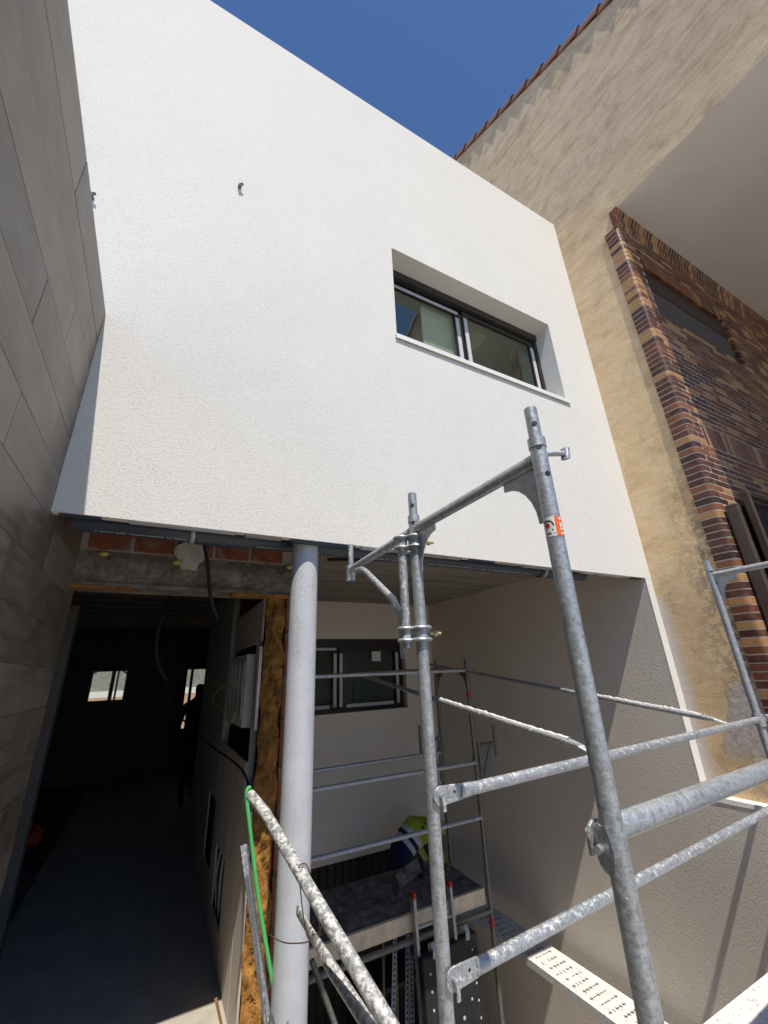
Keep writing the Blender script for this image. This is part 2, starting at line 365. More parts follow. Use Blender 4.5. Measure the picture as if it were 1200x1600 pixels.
def t_worker():
    # clothing colours run along the spine (local Z of the body)
    t = NT('worker_clothes'); s = t.n('ShaderNodeSeparateXYZ'); t.l(t.co('Object'), s.inputs[0])
    d = t.math('ADD', t.math('MULTIPLY', s.outputs[2], .62), t.math('MULTIPLY', s.outputs[0], .78))
    r = t.n('ShaderNodeMapRange'); r.inputs[1].default_value = .3; r.inputs[2].default_value = 1.3; t.l(d, r.inputs[0])
    c = t.ramp(r.outputs[0], [(0, (.012,.016,.07)), (.42, (.62,.62,.62)), (.475, (.015,.02,.06)), (.52, (.62,.62,.62)), (.58, (.40,.52,.03))], 'CONSTANT')
    f = t.noise(t.co('Object'), 9, 4)
    t.col(t.mix(.35, c, t.ramp(f, [(.3, .5), (.6, 1.0)]), 'MULTIPLY')).rough(.9); t.bump(f, .5, .02); return t.mat
M['worker'] = t_worker()

# ------------------------------------------------------------------ ground and terrain
FY = 2.2; FB = 2.682; FT = 7.66; XL = -0.5016; XR = 3.98; XE = 4.077; GY = 3.06; SOF = 2.975; BY = 5.84
b = MB(); b.box(-60, 60, -60, 60, -2.6, -2.2); tag(b.build('ground', M['ground']), kind='structure')
b = MB(); b.box(XL-.25, .86, -6, 2.6, -2.2, 0); b.box(XL-.25, .86, 2.6005, 11.0, -2.2, .1); tag(b.build('floor', M['floor']), kind='structure')
b = MB(); b.box(-12, 14, 11.25, 24, -2.196, 0.2); tag(b.build('pavement', M['peach']), kind='structure')

# ------------------------------------------------------------------ white house
house = thing('white_house', (1.8, FY, 0), 'new white rendered house with projecting upper storey over a recessed entrance', 'house')
WX0, WX1, WZ0, WZ1 = 1.39, 3.42, 4.51, 5.545
b = MB(); T = .2
def wall_with_hole(b, x0, x1, z0, z1, y0, y1, hx0, hx1, hz0, hz1):
    b.box(x0, hx0, y0, y1, z0, z1); b.box(hx1, x1, y0, y1, z0, z1); b.box(hx0, hx1, y0, y1, z0, hz0); b.box(hx0, hx1, y0, y1, hz1, z1)
def frame_wall(x0, x1, z0, z1, y0, y1, hx0, hx1, hz0, hz1):
    b = MB(); out = [(x0,z0),(x1,z0),(x1,z1),(x0,z1)]; inn = [(hx0,hz0),(hx1,hz0),(hx1,hz1),(hx0,hz1)]
    vs = [(x,y0,z) for x, z in out+inn] + [(x,y1,z) for x, z in out+inn]; fs = []
    for i in range(4):
        j = (i+1) % 4; fs += [(i,j,4+j,4+i), (8+i,12+i,12+j,8+j), (i,8+i,8+j,j), (4+i,4+j,12+j,12+i)]
    return b.add(vs, fs)
b = frame_wall(-4.0, XE, FB, FT, FY, FY+.05, WX0, WX1, WZ0, WZ1)
b.box(XR, XE-.0015, FY+.0005, FY+.006, .94, FB-.001)
b.build('facade_wall', M['white'], house, smooth=False)
b = frame_wall(-4.0, XE-.001, SOF+.201, FT-.001, FY+.0505, FY+T, WX0+.0005, WX1-.0005, WZ0, WZ1-.0005); b.build('inner_leaf', M['white'], house, smooth=False)
b = MB(); b.box(-4.0, XE-.002, FY+T+.002, 8.6, FT-.18, FT-.012)
b.box(-4.0, -3.8, FY+T+.002, 8.6, SOF+.2, FT-.19); b.box(XE-.2, XE-.003, FY+T+.002, 8.6, SOF+.2, FT-.19); b.box(-3.79, XE-.21, 8.4, 8.6, SOF+.2, FT-.19)
b.build('upper_storey', M['white'], house, smooth=False)
b = MB(); b.box(.9, XE-.21, FY+T+.01, 5.2, SOF+.205, SOF+.24); b.box(.9, XE-.21, FY+T+.01, 5.2, 5.75, 5.9); b.box(.9, 1.0, FY+T+.01, 5.2, SOF+.24, 5.75); b.box(.9, XE-.21, 5.2, 5.3, SOF+.24, 5.9)
b.build('upper_room', M['room'], house, smooth=False)
b = MB(); b.box(.86, XR-.002, FY+.052, BY, SOF, SOF+.2); b.box(XL, .858, FY+.052, GY-.002, SOF+.002, SOF+.2); b.build('soffit', M['formwork'], house, smooth=False)
for i in range(9):
    y = FY+T+.25+i*.36
    b = MB(); b.box(.88, XR-.01, y, y+.345, SOF-.012-.004*(i % 3), SOF-.001); b.build('soffit_board', M['formwork'], house, smooth=False)
b = MB(); b.box(XR+.001, XE-.002, FY+.0065, 6.0, -2.2, SOF-.0005); b.build('return_wall', M['taupe'], house, smooth=False)
b = MB(); b.box(XR+.001, 4.6, -5, FY+.0062, -2.2, .93); b.build('low_wall', M['taupe'], house, smooth=False)
b = MB(); pts = []
for i in range(40):
    y = -5 + (FY-.002+5)*i/39; pts.append((XR-.001-.004*random.random(), y))
vs = []
for x, y in pts: vs += [(x, y, .925+.01*random.random()), (x+.004, y, .958), (4.6, y, .962)]
fs = []
for i in range(39): fs += [(3*i, 3*i+3, 3*i+4, 3*i+1), (3*i+1, 3*i+4, 3*i+5, 3*i+2)]
b.add(vs, fs); b.build('wall_ledge', M['whitepaint'], house)
B0, B1, BZ0, BZ1 = 1.45, 3.48, 1.43, 2.42
b = frame_wall(.88, XR+.001, -.225, SOF+.1, BY, BY+.16, B0, B1, BZ0, BZ1); b.build('recess_wall', M['taupe'], house, smooth=False)
b = MB(); n = 60
vs = []
for i in range(n+1):
    x = .88+(XR-.88)*i/n; y = BY+.08+(.012 if i % 2 else -.012); vs += [(x, y, -2.2), (x, y, -.222)]
b.add(vs, [(2*i, 2*i+2, 2*i+3, 2*i+1) for i in range(n)]); gd = b.build('garage_door', M['panelblk'], house, smooth=False)
b = MB(); b.box(.88, XR, BY+.2, BY+.25, -2.2, SOF); b.build('wall_backing', M['mdark'], house, smooth=False)

def window(x0, x1, z0, z1, y, sashes, extras):
    b = MB(); t = .05
    b.box(x0, x1, y-.012, y+.075, z1-.085, z1); b.box(x0, x1, y, y+.075, z0, z0+.04); b.box(x0, x0+t, y+.001, y+.074, z0+.04, z1-.085); b.box(x1-t, x1, y+.001, y+.074, z0+.04, z1-.085)
    for q in (.0, .018, .038, .056): b.box(x0+t, x1-t, y+q, y+q+.006, z1-.105, z1-.0855)
    w = b.build('window', M['dframe'], house, smooth=False)
    for (a0, a1, dy) in sashes:
        b = MB(); yy = y+dy; s = .075
        b.box(a0, a0+s, yy, yy+.024, z0+.045, z1-.108); b.box(a1-s, a1, yy, yy+.024, z0+.045, z1-.108); b.box(a0+s, a1-s, yy+.001, yy+.023, z0+.045, z0+.11); b.box(a0+s, a1-s, yy+.001, yy+.023, z1-.165, z1-.108)
        b.build('sash', M['dframe'], w, smooth=False)
        for (c0, c1, d0, d1) in ((a0+.012, a0+s-.016, z0+.07, z1-.2), (a1-s+.016, a1-.012, z0+.07, z1-.2), (a0+.12, a1-.12, z0+.055, z0+.1)) + (((a0+.02, a1-.02, z1-.155, z1-.118),) if dy > .03 else ()):
            if random.random() < .93:
                f = MB(); f.box(c0, c1, yy-.0022, yy-.0004, d0, d1); f.build('protective_film', M['film'], w, smooth=False)
        g = MB(); g.box(a0+s-.004, a1-s+.004, yy+.009, yy+.015, z0+.105, z1-.16); g.build('pane', M['glass'], w, smooth=False)
    return w
wu = window(WX0, WX1, WZ0+.012, WZ1, FY+.195, [(WX0+.05, 2.325, .042), (2.335, WX1-.055, .012)], None)
b = MB(); b.box(WX0+.5, WX0+.92, FY+.31, FY+.33, WZ0+.2, WZ1-.05); b.build('inner_blind', M['room'], wu, smooth=False)
b = MB(); b.obox((2.42, FY+.09, WZ0-.005), (1.045, 0, 0), (0, .108, .004), (0, -.0006, .014)); b.obox((2.42, FY-.0165, WZ0-.014), (1.045, 0, 0), (0, .004, 0), (0, 0, .022)); b.build('sill', M['whitepaint'], wu, smooth=False)
wl = window(B0, B1, BZ0, BZ1, BY+.1, [(B0+.05, 2.40, .042), (2.41, B1-.055, .012)], None)
b = MB(); b.box(B0-.02, B1+.0, BY-.012, BY+.1, BZ0-.03, BZ0+.001); b.build('sill', M['taupe'], wl, smooth=False)
b = MB(); b.box(2.95, 3.1, BY+.105, BY+.107, 2.1, 2.24); b.build('paper_label', M['whitepaint'], wl, smooth=False)

x = XL+.03
while x < 3.9:
    w_ = random.uniform(.05, .45); m = MB(); h = random.uniform(.004, .016)
    m.box(x, min(x+w_, 3.95), FY+.008+random.uniform(0, .006), FY+.0495, FB-h, FB-.0006); m.build('starter_track', M[random.choice(['gmortar', 'film', 'gmortar', 'pvc'])], house, smooth=False); x += w_+random.uniform(.0, .12)
# ------------------------------------------------------------------ interior behind the entrance
b = MB()
b.box(-2.6, -2.5, GY+.2, 11, 0, 2.95); b.box(-2.5, XL-.25, GY, GY+.2, -2.2, 2.95)
b.box(-2.6, .86, GY+.3, 11.2, 2.95, 3.05); b.box(.95, 3.2, 6.6, 6.7, 0, 2.95); b.box(3.2, 3.3, 6.6, 11, 0, 2.95); b.box(.861, 3.3, 6.7, 11.2, 2.951, 3.05)
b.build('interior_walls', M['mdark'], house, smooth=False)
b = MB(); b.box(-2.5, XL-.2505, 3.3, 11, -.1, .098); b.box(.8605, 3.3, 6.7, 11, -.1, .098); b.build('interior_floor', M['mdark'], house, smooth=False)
b = MB(); fx = [-2.6, -1.104, -.44, .71, 1.35, 3.3]
b.box(-2.6, -1.104, 11, 11.2, 0, 2.95); b.box(-.44, .71, 11, 11.2, 0, 2.95); b.box(1.35, 3.3, 11, 11.2, 0, 2.95)
b.box(-1.104, -.44, 11, 11.2, 2.185, 2.95); b.box(-1.104, -.44, 11, 11.2, 0, 1.56); b.box(.71, 1.35, 11, 11.2, 2.175, 2.95); b.box(.71, 1.35, 11, 11.2, 0, .9)
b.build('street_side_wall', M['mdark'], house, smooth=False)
for (x0, x1, z0, z1, mx) in ((-1.104, -.44, 1.56, 2.185, -.70), (.71, 1.35, .9, 2.175, .84)):
    b = MB(); b.box(x0, x0+.03, 11.05, 11.1, z0, z1); b.box(x1-.03, x1, 11.05, 11.1, z0, z1); b.box(mx-.03, mx+.03, 11.05, 11.1, z0, z1); b.box(x0+.03, x1-.03, 11.052, 11.098, z0, z0+.03); b.box(x0+.03, x1-.03, 11.052, 11.098, z1-.03, z1)
    far = b.build('street_window', M['dframe'], house, smooth=False)
    g = MB(); g.box(x0+.03, x1-.03, 11.07, 11.075, z0+.03, z1-.03); g.build('pane', M['glass'], far, smooth=False)
b = MB(); b.box(-.745, -.66, 4.6, 4.72, 0, 2.6); b.build('door_jamb', M['mdark'], house, smooth=False)
for i in range(7):
    b = MB(); y = 4.9+i*.5; b.box(-2.3, .6, y, y+.05, 2.925, 2.949); b.build('ceiling_profile', M['mdark'], house, smooth=False)

# street beyond the far windows
sw = thing('street_wall', (0, 17, 0), 'grey block wall across the street seen through the dark interior', 'wall')
b = MB(); b.box(-8, 9, 17, 17.3, .2, 6); b.build('block_face', M['street'], sw, smooth=False)
b = MB(); b.box(-8, 9, 16.9, 16.998, .2, 1.47); b.build('plinth', M['peach'], sw, smooth=False)
b = MB(); b.box(-8, 9, 16.93, 16.997, 1.475, 1.66); b.build('white_band', M['whitepaint'], sw, smooth=False)
sf = thing('street_scaffold', (-1.0, 13.2, .2), 'dark steel scaffold posts standing outside the far left window', 'scaffold')
for (p, q) in (((-.86, 13.2, .2), (-.86, 13.2, 3.4)), ((-.74, 13.25, .2), (-.74, 13.25, 2.3)), ((-.74, 13.25, 2.27), (-.30, 13.25, 1.95)), ((-1.6, 13.3, 2.0), (-.86, 13.3, 2.4))):
    b = MB(); b.tube(p, q, .024, n=10); b.build('post' if p[0] == q[0] else 'brace', M['black'], sf)

# ------------------------------------------------------------------ left tiled wall
tw = thing('tiled_wall', (XL-.1, 0, 0), 'tall boundary wall clad in grey wood-look tiles at the left', 'wall')
b = MB(); b.box(XL-.16, XL-.0115, -3, FY-.001, 0.001, 3.853); b.box(XL-.16, XL-.0115, FY+.001, GY+.12, .001, FB-.012); b.build('wall_core', M['grout'], tw, smooth=False)
b = MB(); b.box(XL-.16, XL-.004, FY+T+.001, GY-.001, FB-.008, SOF+.01); b.build('plaster_band', M['whitepaint'], tw, smooth=False)
rows_off = {0: 1.385, 1: 1.96, 2: 1.745, 3: 1.415, 4: .72, 5: 1.51, 6: 1.15, 7: 1.83, 8: 2.12, 9: 1.3}
tcache = {}
for r in range(20):
    zt = 3.854-.2015*r; zb = max(zt-.2, .004)
    if zt < .03: break
    jo = rows_off.get(r, random.uniform(.6, 1.8)); y = jo-1.2*4; ymax = FY-.0015 if zb > FB-.02 else GY+.11
    while y < ymax:
        y0 = max(y, -2.9); y1 = min(y+1.197, ymax)
        if y1-y0 > .02:
            key = (round(y1-y0, 4), round(zt-zb, 4))
            if key not in tcache:
                m = MB(); m.box(0, .011, 0, y1-y0, 0, zt-zb); tcache[key] = m.mesh('tile', M['tile'], smooth=False, bevel=.0012)
            inst('tile', tcache[key], tw, (XL-.0112+random.uniform(0, .0018), y0, zb))
        y += 1.2

# ------------------------------------------------------------------ neighbour's house on the right
nb = thing('ochre_house', (6, 1.6, 0), 'old neighbouring house with ochre plaster gable and glazed brick front', 'house')
BP = 1.50      # brick front plane
b = MB(); zv = lambda y: 10.02+.572*(y-.778)
poly = [(XE, -2.2, 6.956), (XE, 1.648, 6.956), (XE, 1.648, -.2), (XE, 2.9, -.2), (XE, 9.0, 6.0), (XE, 9.0, zv(4.6)-.3), (XE, 4.6, zv(4.6)), (XE, -2.2, zv(-2.2))]
b.prism(poly, (.25, 0, 0)); b.build('gable_wall', M['tan'], nb, smooth=False)
b = MB(); b.box(XE+.003, 13, -2.2, BP+.2, 6.951, 6.9555); b.box(XE+.25, 13, -2.2, -2.0, 7.2, 9.0); b.build('soffit', M['nsoffit'], nb, smooth=False)
b = MB(); b.box(XE+.05, 13, BP+.0016, 2.0, -.2, 6.69)
pl = [(XE+.08, 1.6478), (XE-.0164, 1.6478)] + [(XE-.0164+.045-.045*math.cos(math.pi*.5*i/6), BP+.0017+.045-.045*math.sin(math.pi*.5*i/6)) for i in range(7)] + [(XE+.08, BP+.0017)]
b.prism([(px, py, .93) for px, py in pl], (0, 0, 5.78)); b.build('mortar_backing', M['mortar'], nb, smooth=False)
b = MB(); b.box(XE+.0005, XE+.24, BP+.0365, 1.6475, 6.712, 6.9555); b.build('corner_infill', M['tan'], nb, smooth=False); b = MB(); b.box(XE+.245, 13, BP+.036, 1.64, 6.6905, 6.95); b.box(XE+.002, XE+.2445, BP+.0355, BP+.06, 6.6905, 6.7115); b.build('cornice_backing', M['mortar'], nb, smooth=False)
b = MB(); b.box(9.6, 9.85, -2.2, BP+.3, -.2, 6.9505); b.build('porch_blocker_wall', M['tan'], nb, smooth=False)  # unseen closing wall, added with the floor below to darken the glazed bricks
b = MB(); b.box(4.601, 9.6, -2.2, BP+.003, .5, .93); b.build('porch_floor', M['porch'], nb, smooth=False)
b = MB(); b.box(4.75, 9.6, -2.2, -1.95, .93, 4.3); b.build('porch_parapet', M['tan'], nb, smooth=False)
# sloping roof slab and verge
b = MB(); b.prism([(XE+.06, -2.4, zv(-2.4)-.02), (XE+.06, 4.6, zv(4.6)-.02), (XE+.06, 4.6, zv(4.6)+.1), (XE+.06, -2.4, zv(-2.4)+.1)], (9, 0, 0)); b.prism([(XE+.06, 4.602, zv(4.6)-.02), (XE+.06, 9, zv(4.6)-1.5), (XE+.06, 9, zv(4.6)-1.38), (XE+.06, 4.602, zv(4.6)+.1)], (9, 0, 0)); rs = b.build('roof', M['rooftile'], nb, smooth=False)
m = MB(); L = .36; sl = math.atan(.572)
prof = [(-.05, -.075), (-.05, .02), (-.035, .06), (.01, .085), (.06, .092), (.11, .08), (.15, .045), (.16, 0), (.145, 0), (.10, .06), (.06, .074), (.01, .066), (-.022, .04), (-.034, .0), (-.034, -.075)]
k = len(prof); vs = []
for q, s in ((0, 1.0), (1, .93)): vs += [(px*s+.026*q, q*L, pz*s+.018*(1-q)) for px, pz in prof]
m.add(vs, [tuple(range(k)), tuple(range(2*k-1, k-1, -1))] + [(i, (i+1) % k, (i+1) % k+k, i+k) for i in range(k)])
vt = m.mesh('verge_tile', M['rooftile'], angle=50)
y = -2.3
while y < 4.5:
    inst('verge_tile', vt, rs, (XE+.004, y, zv(y)+.06), (sl, 0, random.uniform(-.004, .004))); y += .2885*1.0
# bricks: rounded corner units, then wall bricks
CH = .0615; JO = .0102; z0 = 0.93; R = .045; YS = 1.65; NC = int((6.72-z0)/CH)
def corner_mesh(fl):
    x0 = XE-.018; y0 = BP; pl = [(x0+.1, YS), (x0, YS)]
    for i in range(7):
        th = math.pi*.5*i/6; pl.append((x0+R-R*math.cos(th), y0+R-R*math.sin(th)))
    pl += [(x0+fl, y0), (x0+fl, y0+.1), (x0+.1, y0+.1)]
    # chamfered bullnose rather than full round
    m = MB(); m.prism([(px, py, 0) for px, py in pl], (0, 0, CH-JO)); return m.mesh('corner_brick', M['brick'], angle=35)
cms = [corner_mesh(.13), corner_mesh(.24)]; short = MB(); n_big = 0
stm = MB(); stm.box(0, .24-JO, 0, .05, 0, CH-JO); stm = stm.mesh('brick', M['brick'], smooth=False, bevel=.002)
SOLD0, SOLD1 = 47, 51          # soldier band courses
WINX0, WINX1, WINZ0, WINZ1 = 4.36, 6.0, 5.50, 6.11
rest = MB()
for c in range(NC):
    z = z0+c*CH; dx = random.uniform(-.002, .0004)
    o = inst('corner_brick', cms[c % 2], nb, (dx, random.uniform(-.002, .0005), z)); o.location = Vector((dx, random.uniform(-.002, .0005), z)) - ORG[nb]
    x = XE-.018+(.13 if c % 2 == 0 else .24)+JO
    if SOLD0 <= c < SOLD1:
        if c % 2 == 0: rest.box(x, XE-.018+.245, BP, BP+.05, z, z+CH-JO)
        continue
    j = 0
    while x < 9.5:
        w_ = .24-JO
        if WINZ0-.02 < z+CH/2 < WINZ1+.26 and x+w_ > WINX0-.02 and x < WINX1+.02 and z+CH > WINZ0:
            if z > WINZ0-.02:
                if x < WINX0-.08 : w_ = WINX0-.02-x
                else: x = max(x+.01, WINX1+.03) if x < WINX1 else x; 
                if x > WINX0 and x < WINX1+.02: continue
        if w_ > .03:
            if w_ > .2 and j < 2 and n_big < 200 and z < 6.4: inst('brick', stm, nb, (x, BP-random.uniform(0, .0025), z)); n_big += 1
            else: q = random.uniform(-.0025, 0); rest.box(x, x+w_, BP+q, BP+.05, z, z+CH-JO)
        j += 1; x += w_+JO
x = XE-.018+.2555
while x < 9.5:
    rest.box(x, x+CH-JO, BP, BP+.05, z0+SOLD0*CH, z0+SOLD1*CH-JO); x += CH
tag(rest.build('brickwork', M['brick'], nb, smooth=False), kind='stuff')
# soldier arch over the small window, dark opening
x = WINX0-.02; rest = MB()
while x < WINX1+.02:
    rest.prism([(x, BP-.03, WINZ1+.005), (x, BP-.022, WINZ1+.24), (x, BP+.05, WINZ1+.24), (x, BP+.05, WINZ1+.005)], (CH-JO, 0, 0)); x += CH
tag(rest.build('window_arch', M['brick'], nb, smooth=False), kind='stuff')
b = MB(); b.box(WINX0-.03, WINX1+.022, BP-.004, BP+.06, WINZ1-.29, WINZ1+.001); nw = b.build('window_lintel', M['brown'], nb, smooth=False)
b = MB(); b.box(WINX0-.03, WINX1+.022, BP+.001, BP+.05, WINZ0-.03, WINZ1-.2905); b.build('window_blind', M['blind'], nb, smooth=False)
for i in range(9):
    b = MB(); z = WINZ0-.05+i*CH*1.05; b.box(WINX1+.02, WINX1+.13, BP-.05, BP+.04, z, z+CH-JO); b.build('jamb_brick', M['brick'], nb, smooth=False, bevel=.003)
# ogee brick cornice under the soffit
prof = [(0, 0), (-.035, 0), (-.04, .06), (-.052, .07), (-.056, .12), (-.05, .16), (-.062, .20), (-.085, .235), (-.092, .26), (0, .26)]
m = MB(); m.prism([(0, py, pz) for py, pz in prof], (CH-JO, 0, 0)); cm = m.mesh('cornice_brick', M['brick'], smooth=True, angle=50)
b = MB(); b.prism([(XE-.017, BP+.035+py+(.0018 if py < 0 else 0), 6.69+min(max(pz, .001), .2595)) for py, pz in prof], (4.6, 0, 0)); b.build('cornice_mortar', M['mortar'], nb, smooth=True, angle=50)
for i in range(70): inst('cornice_brick', cm, nb, (XE-.02+i*CH, BP+.035, 6.69))
# brown metal gate frame beside the brick corner
gt = thing('metal_gate', (4.3, 1.4, 0), 'dark brown metal gate frame against the glazed brick corner', 'gate')
b = MB(); b.box(4.14, 4.20, 1.395, 1.485, .95, 3.17); b.build('post', M['brownmetal'], gt, smooth=False, bevel=.008)
b = MB(); b.box(4.40, 4.45, 1.38, 1.43, .95, 3.28); b.build('stile', M['brownmetal'], gt, smooth=False, bevel=.004)
b = MB(); b.box(4.40, 6.2, 1.381, 1.429, 3.281, 3.33); b.build('top_rail', M['brownmetal'], gt, smooth=False, bevel=.004)
b = MB(); b.box(4.452, 6.2, 1.44, 1.45, .95, 3.27); b.build('mesh_panel', M['black'], gt, smooth=False)

# ------------------------------------------------------------------ drain pipe, beam, column, partition
pp = thing('drain_pipe', (1.5, 2.5, 2.68), 'dark blue-grey drain pipe running under the white facade edge', 'pipe')
PZ = 2.742
b = MB(); b.tube((-.46, 2.5, PZ), (2.98, 2.5, PZ), .055, n=24); b.build('pipe_run', M['pvc'], pp)
b = MB(); b.tube((2.9, 2.5, PZ), (3.3, 2.5, PZ), .0645, n=24); b.tube((3.28, 2.5, PZ), (3.5, 2.5, PZ-.002), .055, n=24); b.build('socket', M['pvc'], pp)
b = MB(); b.tube((.12, 2.5, PZ), (.42, 2.5, PZ), .0635, n=24); b.build('socket', M['pvc'], pp)
for x in (.10, 1.62, 2.95): b = MB(); b.path([(x, 2.5+.067*math.cos(t), PZ+.067*math.sin(t)) for t in [math.pi*2*i/16 for i in range(17)]], (.013, .003), 6, False); b.build('pipe_clip', M['galv'], pp)
for (x0, x1) in ((-.4, .08), (.46, 1.5), (1.7, 2.85)):
    b = MB(); th0 = math.radians(-118)
    for i in range(int((x1-x0)/.012)):
        if random.random() < .72:
            x = x0+i*.012; vs = []
            for dx in (0, .0085):
                for th in (th0, th0+.13): vs.append((x+dx, 2.5+.0555*math.cos(th), PZ+.0555*math.sin(th)))
            b.add(vs, [(0, 1, 3, 2)])
    tag(b.build('printed_line', M['print'], pp, smooth=False), kind='stuff')
cd = thing('conduit', (2.6, 2.9, 2.9), 'thin dark conduit slanting across the underside of the recess ceiling', 'pipe')
b = MB(); b.path([(3.3, 2.6, 2.81), (3.05, 2.75, 2.90), (2.1, 3.2, 2.93), (1.3, 3.5, 2.94)], .014, 10); b.build('tube', M['black'], cd)
b = MB(); b.path([(1.0, 2.75, 2.93), (1.0, 2.62, 2.93), (1.08, 2.6, 2.93), (1.3, 2.6, 2.935)], .02, 10); tag(b.build('pipe_stub', M['pvc']), 'short bent dark pipe stub under the recess ceiling beside the column', 'pipe')

bm_ = thing('lintel_beam', (.1, GY, 2.5), 'rough concrete lintel with red bricks above the dark entrance', 'beam')
b = MB(); nx, nz = 46, 8; vs = []
for i in range(nx+1):
    for j in range(nz+1):
        x = XL+(.905-XL)*i/nx; z = 2.53+(.205)*j/nz; vs.append((x, GY-.02*random.random()-(.012 if 2 < j < 7 else 0), z+random.uniform(-.006, .006) if 0 < j else z))
b.add(vs, [(i*(nz+1)+j, (i+1)*(nz+1)+j, (i+1)*(nz+1)+j+1, i*(nz+1)+j+1) for i in range(nx) for j in range(nz)]); b.box(XL, .905, GY+.002, GY+.22, 2.51, SOF)
b.build('concrete_band', M['concrete'], bm_, smooth=True, angle=80)
b = MB(); b.box(XL, .66, GY-.03, GY+.03, 2.507, 2.529); b.build('plaster_lip', M['concrete'], bm_, smooth=False)
for (x0, x1) in ((-.5, -.17), (.42, .86)):
    b = MB(); b.box(x0, x1, GY-.036, GY+.05, 2.4975 if x0 < 0 else 2.488, 2.508); b.build('foam_edge', M['foam'], bm_, smooth=False)
x = -.46
for w_ in (.24, .245, .24, .24, .24):
    b = MB(); b.box(x, min(x+w_-.014, .9), GY-.028+random.uniform(-.005, .005), GY+.001, 2.745, 2.965); b.build('brick', M['redbrick'], bm_, smooth=False, bevel=.005); x += w_+.008
b = MB(); b.box(XL, .9, GY-.012, GY+.0015, 2.736, 2.972); b.build('mortar_bed', M['gmortar'], bm_, smooth=False)
b = MB(); pts = []
for i in range(28):
    th = 2*math.pi*i/28; r = .105*(1+.05*math.sin(5*th)+random.uniform(-.05, .05)); x = .125+r*math.cos(th)*.98; z = 2.765+r*.78*math.sin(th)
    if th > math.pi and abs(math.cos(th)) < .45: z -= .03+random.uniform(0, .035)
    pts.append((x, GY-.047, z))
b.prism(pts, (0, .04, 0)); b.build('plaster_patch', M['gplaster'], bm_, smooth=False)
for (x, z) in ((-.37, 2.71), (.05, 2.69), (.82, 2.72)):
    b = MB(); b.ball((x, GY-.034, z), (.028, .014, .016), 8, 6); b.build('foam_blob', M['yellow'], bm_)

cl = thing('steel_column', (.724, 2.337, 0), 'round grey-painted steel column splashed with plaster beside the entrance', 'column')
b = MB(); b.tube((.724, 2.337, -2.2), (.724, 2.337, SOF), .078, n=40); b.build('shaft', M['column'], cl)
b = MB(); b.box(.60, .85, 2.41, 2.46, SOF-.012, SOF-.001); b.build('head_plate', M['galv'], cl, smooth=False)

pw = thing('partition_wall', (.78, GY, 0), 'cut end of a layered wall with plasterboard, orange foam and brick', 'wall')
b = MB(); b.box(.735, .86, GY+.06, 6.6, 0, 2.95); b.build('brick_leaf', M['redbrick'], pw, smooth=False)
b = MB(); nx, nz = 12, 130; vs = []
for j in range(nz+1):
    for i in range(nx+1):
        u = i/nx; z = 2.495*j/nz; bul = math.sin(math.pi*u)**.6*.032
        vs.append((.680+.137*u+.006*math.sin(z*23+u*4), GY+.04-bul-random.uniform(0, .022)-.016*math.sin(z*9+3*u)-.014*math.sin(z*31+u*9)*math.sin(z*5)-(.018 if (int(z*7) % 3 == 1 and u > .35) else 0), z+random.uniform(-.004, .004)))
b.add(vs, [(j*(nx+1)+i, j*(nx+1)+i+1, (j+1)*(nx+1)+i+1, (j+1)*(nx+1)+i) for j in range(nz) for i in range(nx)]); b.build('insulation_foam', M['foam'], pw, angle=180)
for i in range(9): b = MB(); z = i*.283; b.box(.822, .864, GY+.012-.004*random.random(), GY+.058, z+.004, z+.268+random.uniform(-.01, 0)); b.build('brick', M['redbrick'], pw, smooth=False, bevel=.006)
b = MB(); b.box(.825, .86, GY+.02, GY+.057, 0, 2.49); b.build('mortar_core', M['rust'], pw, smooth=False)
# plasterboard face on the room side, built round its openings (x = .667 plane)
def board(y0, y1, z0, z1, x=.667, name='plasterboard', mat='board', th=.013): 
    m = MB(); m.box(x, x+th, y0, y1, z0, z1); return m.build(name, M[mat], pw, smooth=False)
b = MB(); b.prism([(.667, 3.12, 2.185), (.667, 4.2, 2.17), (.667, 4.2, 2.47), (.667, 3.12, 2.49)], (.013, 0, 0)); b.build('plasterboard', M['board'], pw, smooth=False)
board(4.52, 6.6, 1.4, 2.94); board(3.34, 4.5, .95, 1.40); board(3.10, 3.338, .105, 1.25, .668)
board(3.34, 3.72, .105, .948); board(3.84, 4.28, .70, .948); board(3.84, 4.28, .105, .30); board(4.285, 4.52, .105, .948); board(4.99, 6.6, .105, 1.398); board(4.522, 4.985, .93, 1.398); board(4.522, 4.985, .105, .42); board(3.725, 3.838, .105, .948)
board(3.10, 3.16, 1.62, 2.15, .655, 'board_offcut', 'board', .02)
b = MB(); b.box(.69, .715, 3.30, 3.345, 0, 2.49); b.box(.672, .69, 3.30, 3.305, 0, 2.49); b.build('metal_stud', M['galv'], pw, smooth=False)
b = MB(); b.box(.67, .72, 4.50, 4.545, 0, 2.94); b.build('metal_stud', M['galv'], pw, smooth=False)
b = MB(); b.box(.645, .73, 3.50, 4.28, 1.60, 2.12); ep = b.build('electric_panel', M['whitepaint'], pw, smooth=False, bevel=.006)
for i in range(4): m = MB(); m.box(.638, .6445, 3.55+i*.18, 3.70+i*.18, 1.66, 2.06); m.build('breaker_cover', M['film'], ep, smooth=False)
b = MB(); b.box(.728, .734, 3.36, 4.98, .1, 2.48); b.build('cavity_lining', M['black'], pw, smooth=False)
for k in range(6):
    b = MB(); y = 3.90+k*.065; b.path([(.70, y, .28), (.695+.01*math.sin(k), y+.03, .5), (.705, y-.01, .72)], .011, 8); b.build('flexible_duct', M['film' if k % 2 else 'black'], pw)
